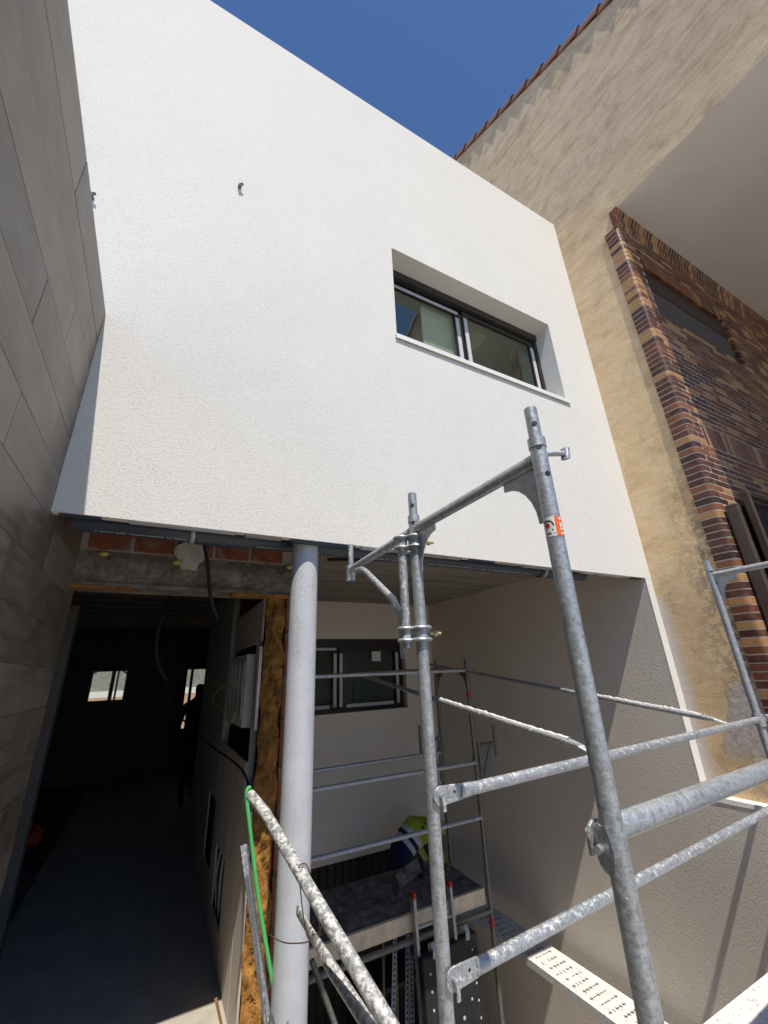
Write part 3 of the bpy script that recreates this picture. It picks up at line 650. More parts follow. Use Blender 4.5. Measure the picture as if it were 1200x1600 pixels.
for k in range(5):
    b = MB(); y = 4.58+k*.075; b.path([(.70, y, .40), (.69, y+.02, .7), (.705, y, .95)], .01, 8); b.build('flexible_duct', M['black'], pw)

# cables and hose
def cable(name, pts, r, mat, label, cat='cable', n=8, sub=6):
    P = [Vector(q) for q in pts]; out = []
    for i in range(len(P)-1):
        a, b_, c, d = P[max(i-1, 0)], P[i], P[i+1], P[min(i+2, len(P)-1)]
        for k in range(sub):
            t = k/sub; out.append(.5*((2*b_)+(c-a)*t+(2*a-5*b_+4*c-d)*t*t+(3*b_-a-3*c+d)*t**3))
    out.append(P[-1]); m = MB(); m.path(out, r, n); return tag(m.build(name, M[mat]), label, cat)
cable('power_cable', [(.15, 2.6, 2.95), (.153, 2.6, 2.80), (.205, 2.6, 2.60), (.25, 2.6, 2.38), (.30, 2.6, 2.27)], .011, 'black', 'thick black cable hanging down in front of the concrete lintel')
cable('ceiling_cable', [(.08, 4.0, 2.94), (.06, 4.0, 2.65), (.0, 4.0, 2.34), (.03, 4.05, 2.1), (.12, 4.1, 1.95)], .018, 'black', 'black cable bundle dangling from the ceiling inside the dark entrance')
cable('ceiling_wire', [(.18, 4.0, 2.94), (.17, 4.0, 2.75), (.14, 4.0, 2.52), (.15, 4.0, 2.45)], .013, 'black', 'short black wire end hanging just behind the lintel', 'cable')
cable('sagging_cable', [(.05, 4.3, 2.2), (.2, 4.3, 1.75), (.45, 3.8, 1.5), (.58, 3.2, 1.42), (.62, 3.02, 1.35), (.60, 2.75, 1.28), (.56, 2.6, 1.30)], .007, 'black', 'thin dark cable sagging from the dark room to the wall end')
cable('yellow_wire', [(.60, 3.5, 1.86), (.56, 3.9, 1.9), (.55, 4.5, 1.78), (.58, 4.2, 1.69), (.60, 3.6, 1.72), (.60, 3.7, 1.62), (.59, 4.2, 1.52)], .004, 'yellow', 'loop of thin yellow wire by the electric panel', 'wire')
cable('green_hose', [(.50, 2.35, 1.46), (.482, 2.35, 1.435), (.512, 2.35, 1.28), (.565, 2.35, 1.035), (.628, 2.35, .80), (.692, 2.35, .577), (.79, 2.34, .25), (.9, 2.3, -.2)], .009, 'green', 'bright green hose running down beside the orange foam', 'hose')
b = MB(); b.obox((.615, 2.40, .72), (.016, 0, .004), (0, .006, 0), (-.118, 0, .50)); tag(b.build('metal_strip', M['galvd'], smooth=False), 'long pale metal strip leaning next to the green hose', 'strip')
b = MB(); b.obox((.57, 2.85, .30), (.006, 0, .002), (0, .02, 0), (-.06, .0, .17)); tag(b.build('broken_board', M['oldwood'], smooth=False), 'splintered brown board end leaning at the foot of the cut wall', 'board')

# ------------------------------------------------------------------ wall hooks
for (x, z, lab, a) in ((.075, 5.375, 'small steel anchor hook in the middle of the white facade', 1), (-.715, 4.67, 'small steel anchor hook peeking over the tiled wall', -1)):
    h = thing('wall_hook', (x, FY, z), lab, 'hook', 'anchor hooks on the white facade')
    b = MB(); b.tube((x, FY-.001, z), (x+.004*a, FY-.035, z+.002), .013, n=10); b.build('stem', M['hook'], h)
    b = MB(); b.tube((x+.0, FY-.03, z+.002), (x+.022, FY-.034, z+.01), .009, n=6); b.build('nut', M['hook'], h)

# ------------------------------------------------------------------ scaffolding in front
P1 = Vector((.893, .693, 0)); P2 = Vector((.896, 1.374, 0)); P3 = Vector((3.60, 1.513, 0)); P4 = Vector((3.57, .83, 0)); TB = 2.508; TR = .0225
def V(p, z, dx=0, dy=0): return Vector((p.x+dx, p.y+dy, z))
def gusset(m, pa, pb, zt, w=.15, h=.17, th=.004):
    d = (Vector((pb.x, pb.y, 0))-Vector((pa.x, pa.y, 0))).normalized(); n = d.cross(Vector((0,0,1)))
    poly = [V(pa, zt-.018)+d*.018, V(pa, zt-.018)+d*w, V(pa, zt-.045)+d*w]
    for i in range(7):
        t = i/6; th_ = math.pi/2*t; poly.append(V(pa, zt-.018-h)+d*(.04+ (w-.04)*(1-math.sin(th_)))+Vector((0,0,(h-.03)*math.cos(th_))))
    poly.append(V(pa, zt-.018-h)+d*.018)
    m.prism([q-n*th/2 for q in poly], n*th)
def frame(name, pa, pb, zt, ztop, zb, label, mat, mats='galv', r=TR, sticker=False):
    f = thing(name, V(pa, zb), label, 'scaffold')
    for q in (pa, pb):
        b = MB(); b.tube(V(q, zb), V(q, zt+.045), r, n=24); p = b.build('post', M[mat], f)
        s = MB(); s.tube(V(q, zt+.046), V(q, ztop), r*.82, n=22); s.path([V(q, zt+.03), V(q, zt+.06)], r*1.1, 22); s.build('spigot', M[mat], f)
        for zz, sd in ((ztop-.06, -1), (zt+.025, -1), (zt-.06, 1)):
            d = Vector((-.62, -.78, 0)) if sd < 0 else Vector((-.3, -.95, 0))
            rr = r*.82 if zz > zt+.06 else r
            h = MB(); h.tube(V(q, zz)+d*(rr-.002), V(q, zz)+d*(rr+.0012), .0075, n=14); h.build('pin_hole', M['black'], f, smooth=False)
    d = (pb-pa).normalized()
    b = MB(); b.path([V(pa, zt)+d*r*.6, V(pb, zt)-d*r*.6], (.017, .0215), 20); b.build('transom', M[mat], f)
    for (u, v_) in ((pa, pb), (pb, pa)): b = MB(); gusset(b, u, v_, zt); b.build('gusset', M[mat], f, smooth=False)
    return f
f1 = frame('scaffold_tower', P1, P2, TB, 2.672, -2.2, 'near galvanised scaffold frame with a red and white sticker on its post', 'galv')
# wedge pin on top of the near post
b = MB(); q = V(P1, TB+.012); b.path([q+Vector((.012, -.006, 0)), q+Vector((.072, -.028, .004))], .0075, 12); b.build('wedge_pin', M['galv'], f1)
b = MB(); b.obox(q+Vector((.076, -.03, .004)), (.005, -.002, 0), (-.004, .009, 0), (.004, 0, .021)); b.build('wedge_head', M['galv'], f1, smooth=False, bevel=.002)
# sticker wrapped round the post
def wrap(m, p, r, a0, a1, z0, z1, n=8):
    vs = []
    for i in range(n+1):
        a = a0+(a1-a0)*i/n
        for z in (z0, z1): vs.append((p.x+r*math.cos(a), p.y+r*math.sin(a), z))
    m.add(vs, [(2*i, 2*i+2, 2*i+3, 2*i+1) for i in range(n)])
ac = math.atan2(-P1.y, -P1.x); s0, s1 = 2.268, 2.322
st = MB(); wrap(st, P1, TR+.0006, ac-1.35, ac+1.5, s0, s1, 20); stk = st.build('sticker', M['whitepaint'], f1)
st = MB(); wrap(st, P1, TR+.0009, ac+.28, ac+1.5, s0, s1, 12); st.build('sticker_orange', M['orange'], stk)
def disc(m, p, r, a, z, rad, n=14, inner=0.0, t0=0, t1=2*math.pi):
    vs = []; 
    for i in range(n+1):
        th = t0+(t1-t0)*i/n
        for q in (inner, rad): vs.append((p.x+r*math.cos(a+q*math.cos(th)/r), p.y+r*math.sin(a+q*math.cos(th)/r), z+q*math.sin(th)))
    m.add(vs, [(2*i, 2*i+2, 2*i+3, 2*i+1) for i in range(n)])
st = MB(); disc(st, P1, TR+.0009, ac-.62, 2.298, .0075); st.build('sticker_emblem', M['red'], stk)
st = MB(); disc(st, P1, TR+.0009, ac-.55, 2.297, .0165, 14, .0125, -.1, 2.4); st.build('sticker_arc', M['black'], stk)
for (a, z, w_) in ((-.1, 2.284, .16), (-.55, 2.275, .5), (.08, 2.274, .1)):
    st = MB(); wrap(st, P1, TR+.0009, ac+a-w_/2, ac+a+w_/2, z, z+.0035, 4); st.build('sticker_lettering', M['black'], stk)
for (z0_, z1_) in ((2.312, 2.319), (2.292, 2.304), (2.284, 2.290), (2.272, 2.277)):
    st = MB(); wrap(st, P1, TR+.0012, ac+.78, ac+1.15, z0_, z1_, 4); st.build('sticker_lettering', M['whitepaint'], stk)
# console bracket clamped to the second post
PL = Vector((.930, 2.118, 0)); PB = P2+Vector((-.045, .035, 0))
br = thing('scaffold_bracket', V(P2, 2.05), 'galvanised console bracket clamped behind the second scaffold post', 'scaffold bracket')
b = MB(); b.tube(V(PB, 2.035), V(PB, 2.47), .0175, n=18); b.build('upright', M['galvd'], br)
b = MB(); b.path([V(P2, TB-.002)+(PL-P2).normalized()*.03, V(PL, TB-.004)], (.017, .021), 18); b.build('arm', M['galvd'], br)
b = MB(); b.tube(V(PL, 2.44), V(PL, 2.655), .0145, n=16); b.box(PL.x-.02, PL.x+.02, PL.y-.012, PL.y+.02, 2.44, 2.53); b.build('end_pin', M['galvd'], br)
d = (PL-PB).normalized()
b = MB(); b.path([V(PB, TB-.03)+d*.62, V(PB, TB-.045)+d*.52, V(PB, TB-.07)+d*.46, V(PB, 2.24)+d*.12, V(PB, 2.17)+d*.05, V(PB, 2.0)+d*.04], [(.012, .016)]*3+[.0155, (.01, .02), (.007, .02)], 14); b.build('brace', M['galvd'], br)
for zc in (2.452, 2.085):
    m = MB()
    for dz in (-.022, .022):
        m.path([V(P2, zc+dz)+Vector((.034*math.cos(t), .034*math.sin(t), 0)) for t in [math.pi*2*i/18 for i in range(19)]], (.009, .007), 8, False)
        m.path([V(PB, zc+dz)+Vector((.028*math.cos(t), .028*math.sin(t), 0)) for t in [math.pi*2*i/18 for i in range(19)]], (.008, .007), 8, False)
    for q, r_ in ((P2, .029), (PB, .0235)): m.tube(V(q, zc-.022), V(q, zc+.022), r_, n=18, caps=False)
    cp = m.build('clamp', M['galvd'], br)
    m = MB(); a = V(P2, zc)+Vector((.03, -.012, 0)); m.tube(a, a+Vector((.045, -.012, 0)), .006, n=10); m.tube(a+Vector((.018, -.005, 0)), a+Vector((.03, -.008, 0)), .0125, n=6); m.build('bolt', M['brass'], cp)

def rail(label, a, b_, mat, r=.0195, plate=.1, group='scaffold guard rails', flip=1, head=True):
    a = Vector(a); b_ = Vector(b_); d = (b_-a).normalized(); side = d.cross(Vector((0,0,1))).normalized()*flip; up = Vector((0,0,1))
    g = thing('guard_rail', a, label, 'guard rail', group)
    m = MB(); L = plate
    m.path([a+d*(L*.9), a+d*(L*1.6), b_], [(r*.5, r*1.18), r, r], 22); t = m.build('tube', M[mat], g)
    m = MB(); poly = []
    for i in range(9):
        th = math.pi*.5+math.pi*i/8; poly.append(a+d*(.028*math.cos(th))+up*(.028*math.sin(th)))
    poly += [a+d*L*.95-up*.024, a+d*L*1.05-up*.018, a+d*L*1.05+up*.018, a+d*L*.95+up*.024]
    m.prism([q+side*.0035 for q in poly], side*-.007); m.build('flat_end', M[mat], g, smooth=False, bevel=.001)
    if head:
        m = MB(); m.tube(a+side*.004, a+side*.02, .009, n=14); m.obox(a+side*.018+Vector((0,0,-.018)), d*.006, side*.0025, (0, 0, .022)); m.build('locking_pin', M[mat], g)
        m = MB(); c0 = a+d*.06+up*.004; m.tube(c0+side*.0028, c0+side*.0042, .0048, n=12); m.build('bolt_hole', M['black'], g, smooth=False)
    return g
n_ = Vector((-.07, -1, 0)).normalized()
off = Vector((.012, -.031, 0))
dA = (P3-P2).normalized(); endA = P2+dA*(3.925-P2.x)/dA.x
rail('upper guard rail fixed to the second post, splashed with plaster', V(P2, 1.562)+off, V(endA, 1.568), 'galvd', group='guard rails of the front scaffold')
rail('lower guard rail under the upper one at the second post', V(P2, 1.108)+off, V(endA, 1.112), 'galvd', group='guard rails of the front scaffold')
g = rail('thick foreground guard rail fixed to the nearest post', V(P1, 1.618)+Vector((-.012, .034, 0)), V(P4, 1.62)+Vector((-.05, .02, 0)), 'galv', .0245, .06, 'guard rails of the front scaffold', -1)
b = MB(); c0 = V(P1, 1.605)+Vector((-.038, -.004, 0)); pts = []
for i in range(14):
    th = math.pi*2*i/14; pts.append(c0+Vector((-.012*math.cos(th)*.2, -.018*math.cos(th), .042*math.sin(th))))
b.prism(pts, (.012, .02, 0)); b.build('wedge_plate', M['galv'], g, smooth=False)
b = MB(); b.tube(c0+Vector((-.012, .01, .0)), c0+Vector((.03, .02, 0)), .008, n=10); b.build('wedge_pin', M['galv'], g)
# two long tubes laid from the upper guard rail into the recess
for (a, b_, lab) in (((1.764, 1.40, 1.600), (2.02, 4.22, 1.905), 'plaster-crusted tube running from the guard rail into the recess, left one'), ((3.153, 1.50, 1.592), (3.15, 4.75, 2.02), 'plaster-splashed tube running along the taupe wall into the recess')):
    t = thing('scaffold_tube', a, lab, 'scaffold tube', 'tubes laid on the guard rail')
    a = Vector(a); b_ = Vector(b_); d = (b_-a).normalized()
    m = MB(); m.path([a+d*.05, a+d*.1, b_], [(.017, .010), .0175, .0175], 18); m.build('tube', M['galvd'], t)
    m = MB(); m.path([a-d*.015+Vector((0,0,-.012)), a+d*.055], [(.021, .005), (.019, .008)], 12); m.build('flat_end', M['galvw'], t)
    m = MB(); n = 60; L = (b_-a).length*(.47 if 'left' in lab else .28); vs = []; side = d.cross(Vector((0,0,1))).normalized(); up = side.cross(d)
    for i in range(n+1):
        h = (.0195+random.random()*.0045)+(.004 if random.random() < .1 else 0)
        for k in range(5):
            th = math.radians(35+27.5*k); q = (h if 0 < k < 4 else .0168); vs.append(a+d*(.12+(L-.12)*i/n)+side*math.cos(th)*q+up*math.sin(th)*q)
    m.add(vs, [(5*i+k, 5*i+k+1, 5*i+k+6, 5*i+k+5) for i in range(n) for k in range(4)])
    m.build('plaster_crust', M['whitepaint'], t)
f3 = frame('scaffold_tower', P3, P4, 2.535, 2.645, -2.2, 'grey scaffold frame by the brick corner at the right edge', 'galv')
b = MB(); b.tube(V(P3, 1.53), V(P3, 1.60), .032, n=18); b.build('coupler', M['galvd'], f3)
# decks of the front scaffold: perforated steel planks
def plank(label, x0, x1, y0, y1, zt, along, group, perf=True):
    p = thing('steel_plank', ((x0+x1)/2, (y0+y1)/2, zt), label, 'plank', group)
    m = MB(); m.box(x0, x1, y0, y1, zt-.008, zt)
    if along == 'x': m.box(x0, x1, y0, y0+.012, zt-.055, zt-.009); m.box(x0, x1, y1-.012, y1, zt-.055, zt-.009)
    else: m.box(x0, x0+.012, y0, y1, zt-.055, zt-.009); m.box(x1-.012, x1, y0, y1, zt-.055, zt-.009)
    m.build('tread', M['plank'], p, smooth=False)
    if perf:
        s = MB(); w_ = (x1-x0) if along == 'y' else (y1-y0); L = (y1-y0) if along == 'y' else (x1-x0); i = 0; t = .1
        while t < L-.1:
            for k in range(5):
                u = .06+(w_-.12)*(k+.5*(i % 2))/5
                if u < w_-.05:
                    for (du, dt) in ((.004, .017), (.017, .004)):
                        if random.random() < .75:
                            jx = random.uniform(-.004, .004)
                            if along == 'y': s.box(x0+u-du+jx, x0+u+du+jx, y0+t-dt, y0+t+dt, zt, zt+.0015)
                            else: s.box(x0+t-dt, x0+t+dt, y0+u-du+jx, y0+u+du+jx, zt, zt+.0015)
            t += .085; i += 1
        tag(s.build('anti_slip_slots', M['oldsteel'], p, smooth=False), kind='stuff')
    return p
plank('dusty steel deck plank in the bottom right corner, nearest the guard rails', .95, 3.72, 1.12, 1.463, .56, 'x', 'steel planks', False)
plank('dusty steel deck plank under the nearest guard rail', .95, 3.72, .76, 1.10, .56, 'x', 'steel planks', False)
plank('perforated steel plank lying low along the taupe wall', 3.50, 3.83, 2.5, 5.15, -.61, 'y', 'steel planks')

# ------------------------------------------------------------------ inner scaffold in the recess
Q1 = Vector((3.19, 4.0, 0)); Q2 = Vector((3.22, 4.65, 0)); L1 = Vector((1.2, 4.0, 0)); L2 = Vector((1.2, 4.65, 0))
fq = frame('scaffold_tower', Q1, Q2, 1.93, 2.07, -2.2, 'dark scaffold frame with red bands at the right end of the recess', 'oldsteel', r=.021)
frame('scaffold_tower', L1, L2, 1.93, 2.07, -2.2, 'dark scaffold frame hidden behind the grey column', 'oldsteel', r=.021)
for z in (1.675, -.30): b = MB(); b.tube(V(Q1, z-.035), V(Q1, z+.035), .0216, n=18); b.build('red_band', M['red'], fq)
for (q, s, lab) in ((Q1, 1, 'small console bracket with upright pin beside the red-banded post'), (Q2, -1, 'small console bracket with upright pin left of the rear recess post')):
    t = thing('scaffold_bracket', V(q, .8), lab, 'scaffold bracket', 'console brackets of the recess scaffold')
    e = q+Vector((.30*s, 0, 0)); u = q+Vector((.05*s, -.02, 0))
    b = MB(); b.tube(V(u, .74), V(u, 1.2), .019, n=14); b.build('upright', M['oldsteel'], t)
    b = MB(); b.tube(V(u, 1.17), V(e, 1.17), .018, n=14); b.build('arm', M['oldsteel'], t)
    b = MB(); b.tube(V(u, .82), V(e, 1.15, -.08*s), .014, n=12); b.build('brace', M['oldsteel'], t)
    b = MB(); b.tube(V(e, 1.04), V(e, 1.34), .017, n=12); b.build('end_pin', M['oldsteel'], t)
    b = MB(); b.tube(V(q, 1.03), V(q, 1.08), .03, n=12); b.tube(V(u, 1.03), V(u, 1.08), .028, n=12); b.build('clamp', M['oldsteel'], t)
def prail(z, y, lab, mat='galvd', r=.019, x1=None):
    rail(lab, (1.22, y-.03, z), (x1 or 3.17, y-.03, z), mat, r, .07, 'guard rails of the recess scaffold', 1, False)
prail(1.02, 4.0, 'upper guard rail in front of the recess platform')
prail(.535, 4.0, 'lower guard rail just above the dusty timber platform')
prail(1.03, 4.65, 'rear guard rail of the recess scaffold, behind the front pair')
prail(1.93, 4.0, 'top rail of the recess scaffold crossing the recess window')
b = MB(); b.tube((1.3, 4.66, 1.93), (3.3, 4.63, 1.96), .012, n=10); tag(b.build('rusty_bar', M['oldwood']), 'thin rusty bar just below the top rail of the recess scaffold', 'bar')
pf = thing('timber_platform', (2.2, 4.4, -.06), 'timber platform covered in grey dust with pale edge board', 'platform')
for i, y in enumerate((4.06, 4.33, 4.60)):
    b = MB(); b.box(1.0, 3.16, y, y+.262, -.10, -.055+random.uniform(-.003, .003)); b.build('deck_board', M['dust'], pf, smooth=False)
b = MB(); b.box(.96, 3.16, 4.022, 4.055, -.17, -.05); b.build('edge_board', M['wood'], pf, smooth=False)
b = MB(); b.tube((1.2, 4.0, -.215), (3.19, 4.0, -.215), .022, n=14); b.build('bearer_tube', M['oldsteel'], pf)
b = MB(); b.tube((3.19, 4.0, -.10), (3.22, 4.65, -.10), .024, n=14); b.build('cross_tube', M['oldsteel'], pf)
b = MB(); nx, ny = 60, 24; vs = []
for i in range(nx+1):
    for j in range(ny+1):
        x = 1.05+2.08*i/nx; y = 4.08+.77*j/ny; e = min(i, nx-i, j*2, (ny-j)*2, 8)/8
        vs.append((x, y, -.05+e*(.008+.012*random.random()+.02*max(0, math.sin(x*7+y*5))*max(0, math.sin(y*11-x*3)))))
b.add(vs, [(i*(ny+1)+j, (i+1)*(ny+1)+j, (i+1)*(ny+1)+j+1, i*(ny+1)+j+1) for i in range(nx) for j in range(ny)])
for i in range(60):
    x = random.uniform(1.1, 3.1); y = random.uniform(4.1, 4.82); q = random.uniform(.006, .026); a = random.uniform(0, 3.1)
    b.obox((x, y, -.03+q*.4), (q*math.cos(a), q*math.sin(a), q*.2), (-q*.7*math.sin(a), q*.7*math.cos(a), 0), (0, q*.2, q*.5))
tag(b.build('plaster_dust', M['dust'], pf, angle=60), kind='stuff')
fl = thing('plastering_float', (2.55, 4.5, -.03), 'worn plastering float standing on its edge on the dusty platform', 'float')
b = MB(); b.obox((2.56, 4.45, .06), (.15, .03, .03), (-.002, .008, 0), (-.01, .02, .055)); b.build('blade', M['dust'], fl, smooth=False, bevel=.003)
b = MB(); b.path([(2.52, 4.44, .07), (2.51, 4.40, .11), (2.50, 4.40, .14)], .014, 10); b.build('handle', M['dust'], fl)
b = MB(); b.tube((2.74, 4.5, -.04), (2.74, 4.5, .11), .03, n=14); tag(b.build('bottle', M['black']), 'small dark bottle standing beside the plastering float', 'bottle')
# stored hatch deck, ladder rails, perforated strips, loose tubes
hd = thing('hatch_deck', (2.62, 3.86, -1.6), 'black riveted hatch deck panel stored upright below the platform', 'deck panel')
tilt = Vector((.0, .10, 1)).normalized()
b = MB(); b.obox((2.62, 3.86, -.94), (.31, .03, .006), (-.004, .035, 0), tilt*.66); b.build('panel', M['panelblk'], hd, smooth=False, bevel=.006)
nrm = Vector((.10, -1, .10)).normalized()
for i in range(12):
    for sx in (-.24, .24):
        b = MB(); q = Vector((2.62, 3.86, -.94))+Vector((1, .105, .02))*sx+tilt*(-.6+i*.105)+nrm*.036; b.tube(q-nrm*.004, q+nrm*.002, .009, n=8); b.build('rivet', M['film'], hd, smooth=False)
for k in range(10):
    b = MB(); q = Vector((2.62, 3.86, -.94))+Vector((1, .105, .02))*random.uniform(-.18, .18)+tilt*random.uniform(-.5, .3)+nrm*.036; b.tube(q-nrm*.004, q+nrm*.0015, random.uniform(.008, .014), n=8); b.build('hole', M['film'], hd, smooth=False)
for sx in (-.18, .2):
    q = Vector((2.62, 3.86, -.94))+Vector((1, .105, .02))*sx+tilt*.66
    b = MB(); b.path([q+Vector((0, .02, -.01)), q+Vector((0, .02, .05)), q+Vector((0, -.03, .075)), q+Vector((0, -.055, .04)), q+Vector((0, -.05, -.02))], (.022, .005), 8); b.build('hook', M['galv'], hd)
ld = thing('ladder', (2.35, 3.75, -1.5), 'aluminium ladder with red end caps behind the hatch deck', 'ladder')
for sx in (2.33, 2.72):
    b = MB(); b.obox((sx, 3.93, -.74), (.013, 0, 0), (0, .03, 0), Vector((-.02, .04, 1))*.83); st_ = b.build('stile', M['galv'], ld, smooth=False)
    c = MB(); q = Vector((sx, 3.93, -.74))+Vector((-.02, .04, 1))*.845; c.obox(q, (.016, 0, 0), (0, .034, 0), (0, 0, .022)); c.build('end_cap', M['red'], st_, smooth=False, bevel=.004)
for i in range(5): b = MB(); z = -.12-i*.28; b.tube((2.33, 3.95, z), (2.72, 3.95, z), .014, n=10); b.build('rung', M['galv'], ld)
for k, (xa, za, xb, zb, lab) in enumerate(((2.325, -.30, 2.14, -1.1, 'pale perforated metal strip leaning in the dark, leftmost of three'), (2.43, -.32, 2.25, -1.1, 'pale perforated metal strip leaning in the dark, middle of three'), (2.425, -.45, 2.28, -1.15, 'pale perforated metal strip leaning in the dark, shortest of three'))):
    t = thing('metal_strip', (xb, 4.4, zb), lab, 'strip', 'perforated strips under the platform'); yy = 4.34-.05*k
    a = Vector((xa, yy, za)); e = Vector((xb, yy-.2, zb)); d = (a-e); b = MB(); b.obox((a+e)/2, (.021, 0, 0), (0, .001, 0), d/2); b.obox((a+e)/2+Vector((.021, .012, 0)), (.001, 0, 0), (0, .012, 0), d/2); b.build('angle', M['film'], t, smooth=False)
    s = MB()
    for i in range(24): q = e+d*(i+.5)/24; s.obox(q+Vector((0, -.0018, 0)), (.0085, 0, 0), (0, .0004, 0), d.normalized()*.007)
    tag(s.build('slots', M['black'], t, smooth=False), kind='stuff')
for (a, b_, lab) in (((1.30, 3.7, .05), (1.95, 3.5, -1.4), 'dark diagonal tube behind the column below the platform'), ((2.52, 4.7, -.2), (2.50, 4.7, -2.2), 'thin upright tube in the dark under the platform'), ((2.41, 4.75, -.2), (2.38, 4.75, -2.2), 'thin upright tube left of its twin under the platform')):
    b = MB(); b.tube(a, b_, .02 if a[0] < 2 else .014, n=12); tag(b.build('scaffold_tube', M['oldsteel']), lab, 'scaffold tube')
# diagonal tubes in front of the column, wired together
tb = thing('scaffold_tube', (.48, 2.2, 1.4), 'plaster-caked diagonal tube leaning across the grey column', 'scaffold tube')
b = MB(); b.path([(.468, 2.2, 1.462), (.51, 2.08, 1.415), (.668, 1.30, 1.108), (.74, .95, .97)], .0215, 22); b.build('tube', M['galvw'], tb)
tb = thing('scaffold_tube', (.62, 1.9, 1.1), 'flattened second tube wired below the diagonal tube', 'scaffold tube')
b = MB(); b.path([(.646, 2.02, 1.082), (.652, 1.90, 1.070), (.656, 1.80, 1.062), (.662, 1.68, 1.050), (.68, 1.40, 1.030), (.70, 1.0, .97)], [(.006, .02), (.006, .021), (.012, .021), .0195, .0195, .0195], 18); b.build('tube', M['galvw'], tb)
cable('tie_wire', [(.60, 2.25, .93), (.62, 2.1, .96), (.64, 1.90, 1.035), (.675, 1.86, 1.06), (.66, 1.80, 1.11), (.60, 1.76, 1.30), (.565, 1.76, 1.32), (.575, 1.79, 1.27), (.63, 1.86, 1.08), (.67, 1.88, 1.05), (.69, 1.84, 1.10)], .0022, 'rust', 'thin rusty tie wire knotted round the two diagonal tubes', 'wire', 6)

# ------------------------------------------------------------------ people
def skin_body(name, joints, bones, mat, parent):
    me = bpy.data.meshes.new(name); keys = list(joints); idx = {k: i for i, k in enumerate(keys)}
    me.from_pydata([Vector(joints[k][0]) for k in keys], [(idx[a], idx[c]) for a, c in bones], [])
    o = bpy.data.objects.new(name, me); C.objects.link(o); o.parent = parent; me.materials.append(mat)
    sk = o.modifiers.new('skin', 'SKIN'); sk.use_smooth_shade = True
    me_sv = me.skin_vertices[0].data if me.skin_vertices else None
    if me_sv is None:
        bpy.context.view_layer.objects.active = o; me_sv = me.skin_vertices[0].data
    for k in keys:
        r = joints[k][1]; me_sv[idx[k]].radius = r if isinstance(r, tuple) else (r, r)
    me_sv[0].use_root = True
    sb = o.modifiers.new('sub', 'SUBSURF'); sb.levels = 2; sb.render_levels = 2
    ORG[o] = ORG[parent]; return o
wk = thing('person', (2.82, 5.15, -1.02), 'worker in yellow high-visibility top and navy trousers bending over behind the platform', 'person')
J = {'pelvis': ((0, 0, .95), (.15, .17)), 'waist': ((.10, 0, 1.06), (.14, .165)), 'chest': ((.28, 0, 1.18), (.15, .19)), 'shoulder': ((.40, 0, 1.22), (.13, .18)), 'neck': ((.50, 0, 1.21), .065), 'head': ((.60, 0, 1.16), (.10, .085)), 'crown': ((.68, 0, 1.10), (.085, .08)),
     'sl': ((.40, .2, 1.16), .062), 'el': ((.46, .26, .90), .045), 'wl': ((.58, .2, .68), .032), 'hl': ((.62, .18, .60), (.035, .02)), 'sr': ((.40, -.2, 1.16), .062), 'er': ((.44, -.27, .90), .045), 'wr': ((.58, -.2, .68), .032), 'hr': ((.62, -.18, .60), (.035, .02)),
     'tl': ((0, .11, .86), .095), 'kl': ((.08, .13, .49), .062), 'al': ((.0, .13, .09), .042), 'fl': ((.13, .14, .035), (.045, .035)), 'tr': ((0, -.11, .86), .095), 'kr': ((.08, -.13, .49), .062), 'ar': ((.0, -.13, .09), .042), 'fr': ((.13, -.14, .035), (.045, .035))}
BN = [('pelvis','waist'),('waist','chest'),('chest','shoulder'),('shoulder','neck'),('neck','head'),('head','crown'),('shoulder','sl'),('sl','el'),('el','wl'),('wl','hl'),('shoulder','sr'),('sr','er'),('er','wr'),('wr','hr'),('pelvis','tl'),('tl','kl'),('kl','al'),('al','fl'),('pelvis','tr'),('tr','kr'),('kr','ar'),('ar','fr')]
bo = skin_body('body', J, BN, M['worker'], wk)
for k in range(5):
    b = MB(); q = Vector((2.82+.27+.035*k, 5.15-.175, -1.02+1.23+.02*k)); b.obox(q, (.006, -.006, .0), (.0, .004, .004), (-.01, 0, .03)); b.build('printed_letter', M['black'], wk, smooth=False)
b = MB(); b.box(2.2, 3.4, 4.95, 5.4, -1.06, -1.02); b.box(2.25, 2.3, 5.0, 5.35, -2.2, -1.061); b.box(3.3, 3.35, 5.0, 5.35, -2.2, -1.061); tag(b.build('trestle_board', M['panelblk'], smooth=False), 'low trestle board under the bending worker', 'trestle')
mn = thing('person', (.84-.02, 8.4, 0), 'dark silhouette of a person standing by the far right window', 'person')
mn.location = (.78, 8.2, .1); ORG[mn] = Vector((.78, 8.2, .1))
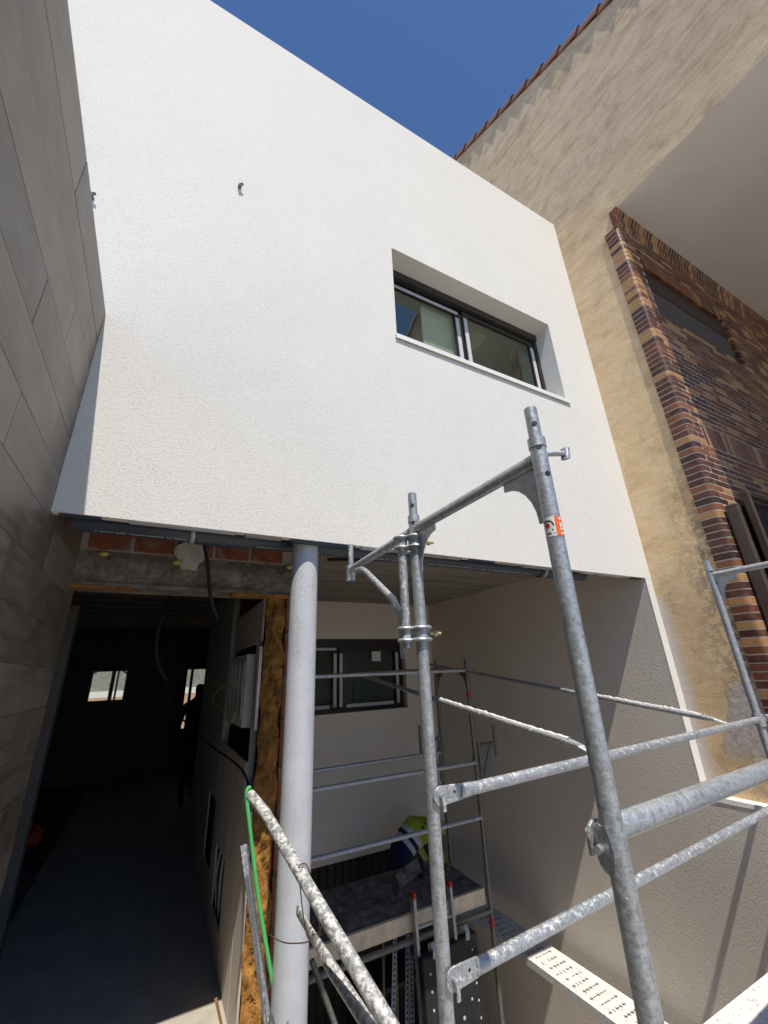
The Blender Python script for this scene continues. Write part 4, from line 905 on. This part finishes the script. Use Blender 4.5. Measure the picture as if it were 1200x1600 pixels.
J2 = {'pelvis': ((0, 0, .95), (.16, .12)), 'waist': ((0, 0, 1.1), (.15, .11)), 'chest': ((0, .02, 1.32), (.18, .125)), 'collar': ((0, .02, 1.47), (.12, .09)), 'neck': ((0, .01, 1.56), .058), 'head': ((0, -.02, 1.68), (.085, .10)), 'crown': ((0, -.01, 1.77), (.075, .085)),
      'sl': ((.2, .02, 1.43), .06), 'el': ((.27, 0, 1.14), .045), 'wl': ((.24, -.12, .92), .032), 'hl': ((.22, -.16, .85), (.03, .02)), 'sr': ((-.2, .02, 1.43), .06), 'er': ((-.27, 0, 1.14), .045), 'wr': ((-.24, -.12, .92), .032), 'hr': ((-.22, -.16, .85), (.03, .02)),
      'tl': ((.1, 0, .86), .09), 'kl': ((.1, -.02, .48), .06), 'al': ((.1, .02, .09), .04), 'fl': ((.1, -.12, .035), (.04, .035)), 'tr': ((-.1, 0, .86), .09), 'kr': ((-.1, -.02, .48), .06), 'ar': ((-.1, .02, .09), .04), 'fr': ((-.1, -.12, .035), (.04, .035))}
BN2 = [('pelvis','waist'),('waist','chest'),('chest','collar'),('collar','neck'),('neck','head'),('head','crown'),('collar','sl'),('sl','el'),('el','wl'),('wl','hl'),('collar','sr'),('sr','er'),('er','wr'),('wr','hr'),('pelvis','tl'),('tl','kl'),('kl','al'),('al','fl'),('pelvis','tr'),('tr','kr'),('kr','ar'),('ar','fr')]
skin_body('body', J2, BN2, M['darkcloth'], mn)
# red tool lying in the dark on the left
rt = thing('floor_tool', (-.9, 6.7, .1), 'red power tool on dark legs standing inside the entrance at far left', 'tool')
b = MB(); b.box(-.98, -.82, 6.6, 6.8, .32, .46); b.build('housing', M['red'], rt, smooth=False, bevel=.02)
b = MB(); b.path([(-.97, 6.62, .45), (-.9, 6.6, .53), (-.83, 6.62, .46)], .016, 8); b.build('handle', M['red'], rt)
for dx, dy in ((-.96, 6.63), (-.84, 6.63), (-.96, 6.77), (-.84, 6.77)): b = MB(); b.tube((dx, dy, .325), (dx+(.05 if dx > -.9 else -.05), dy, .1005), .014, n=8); b.build('leg', M['black'], rt)
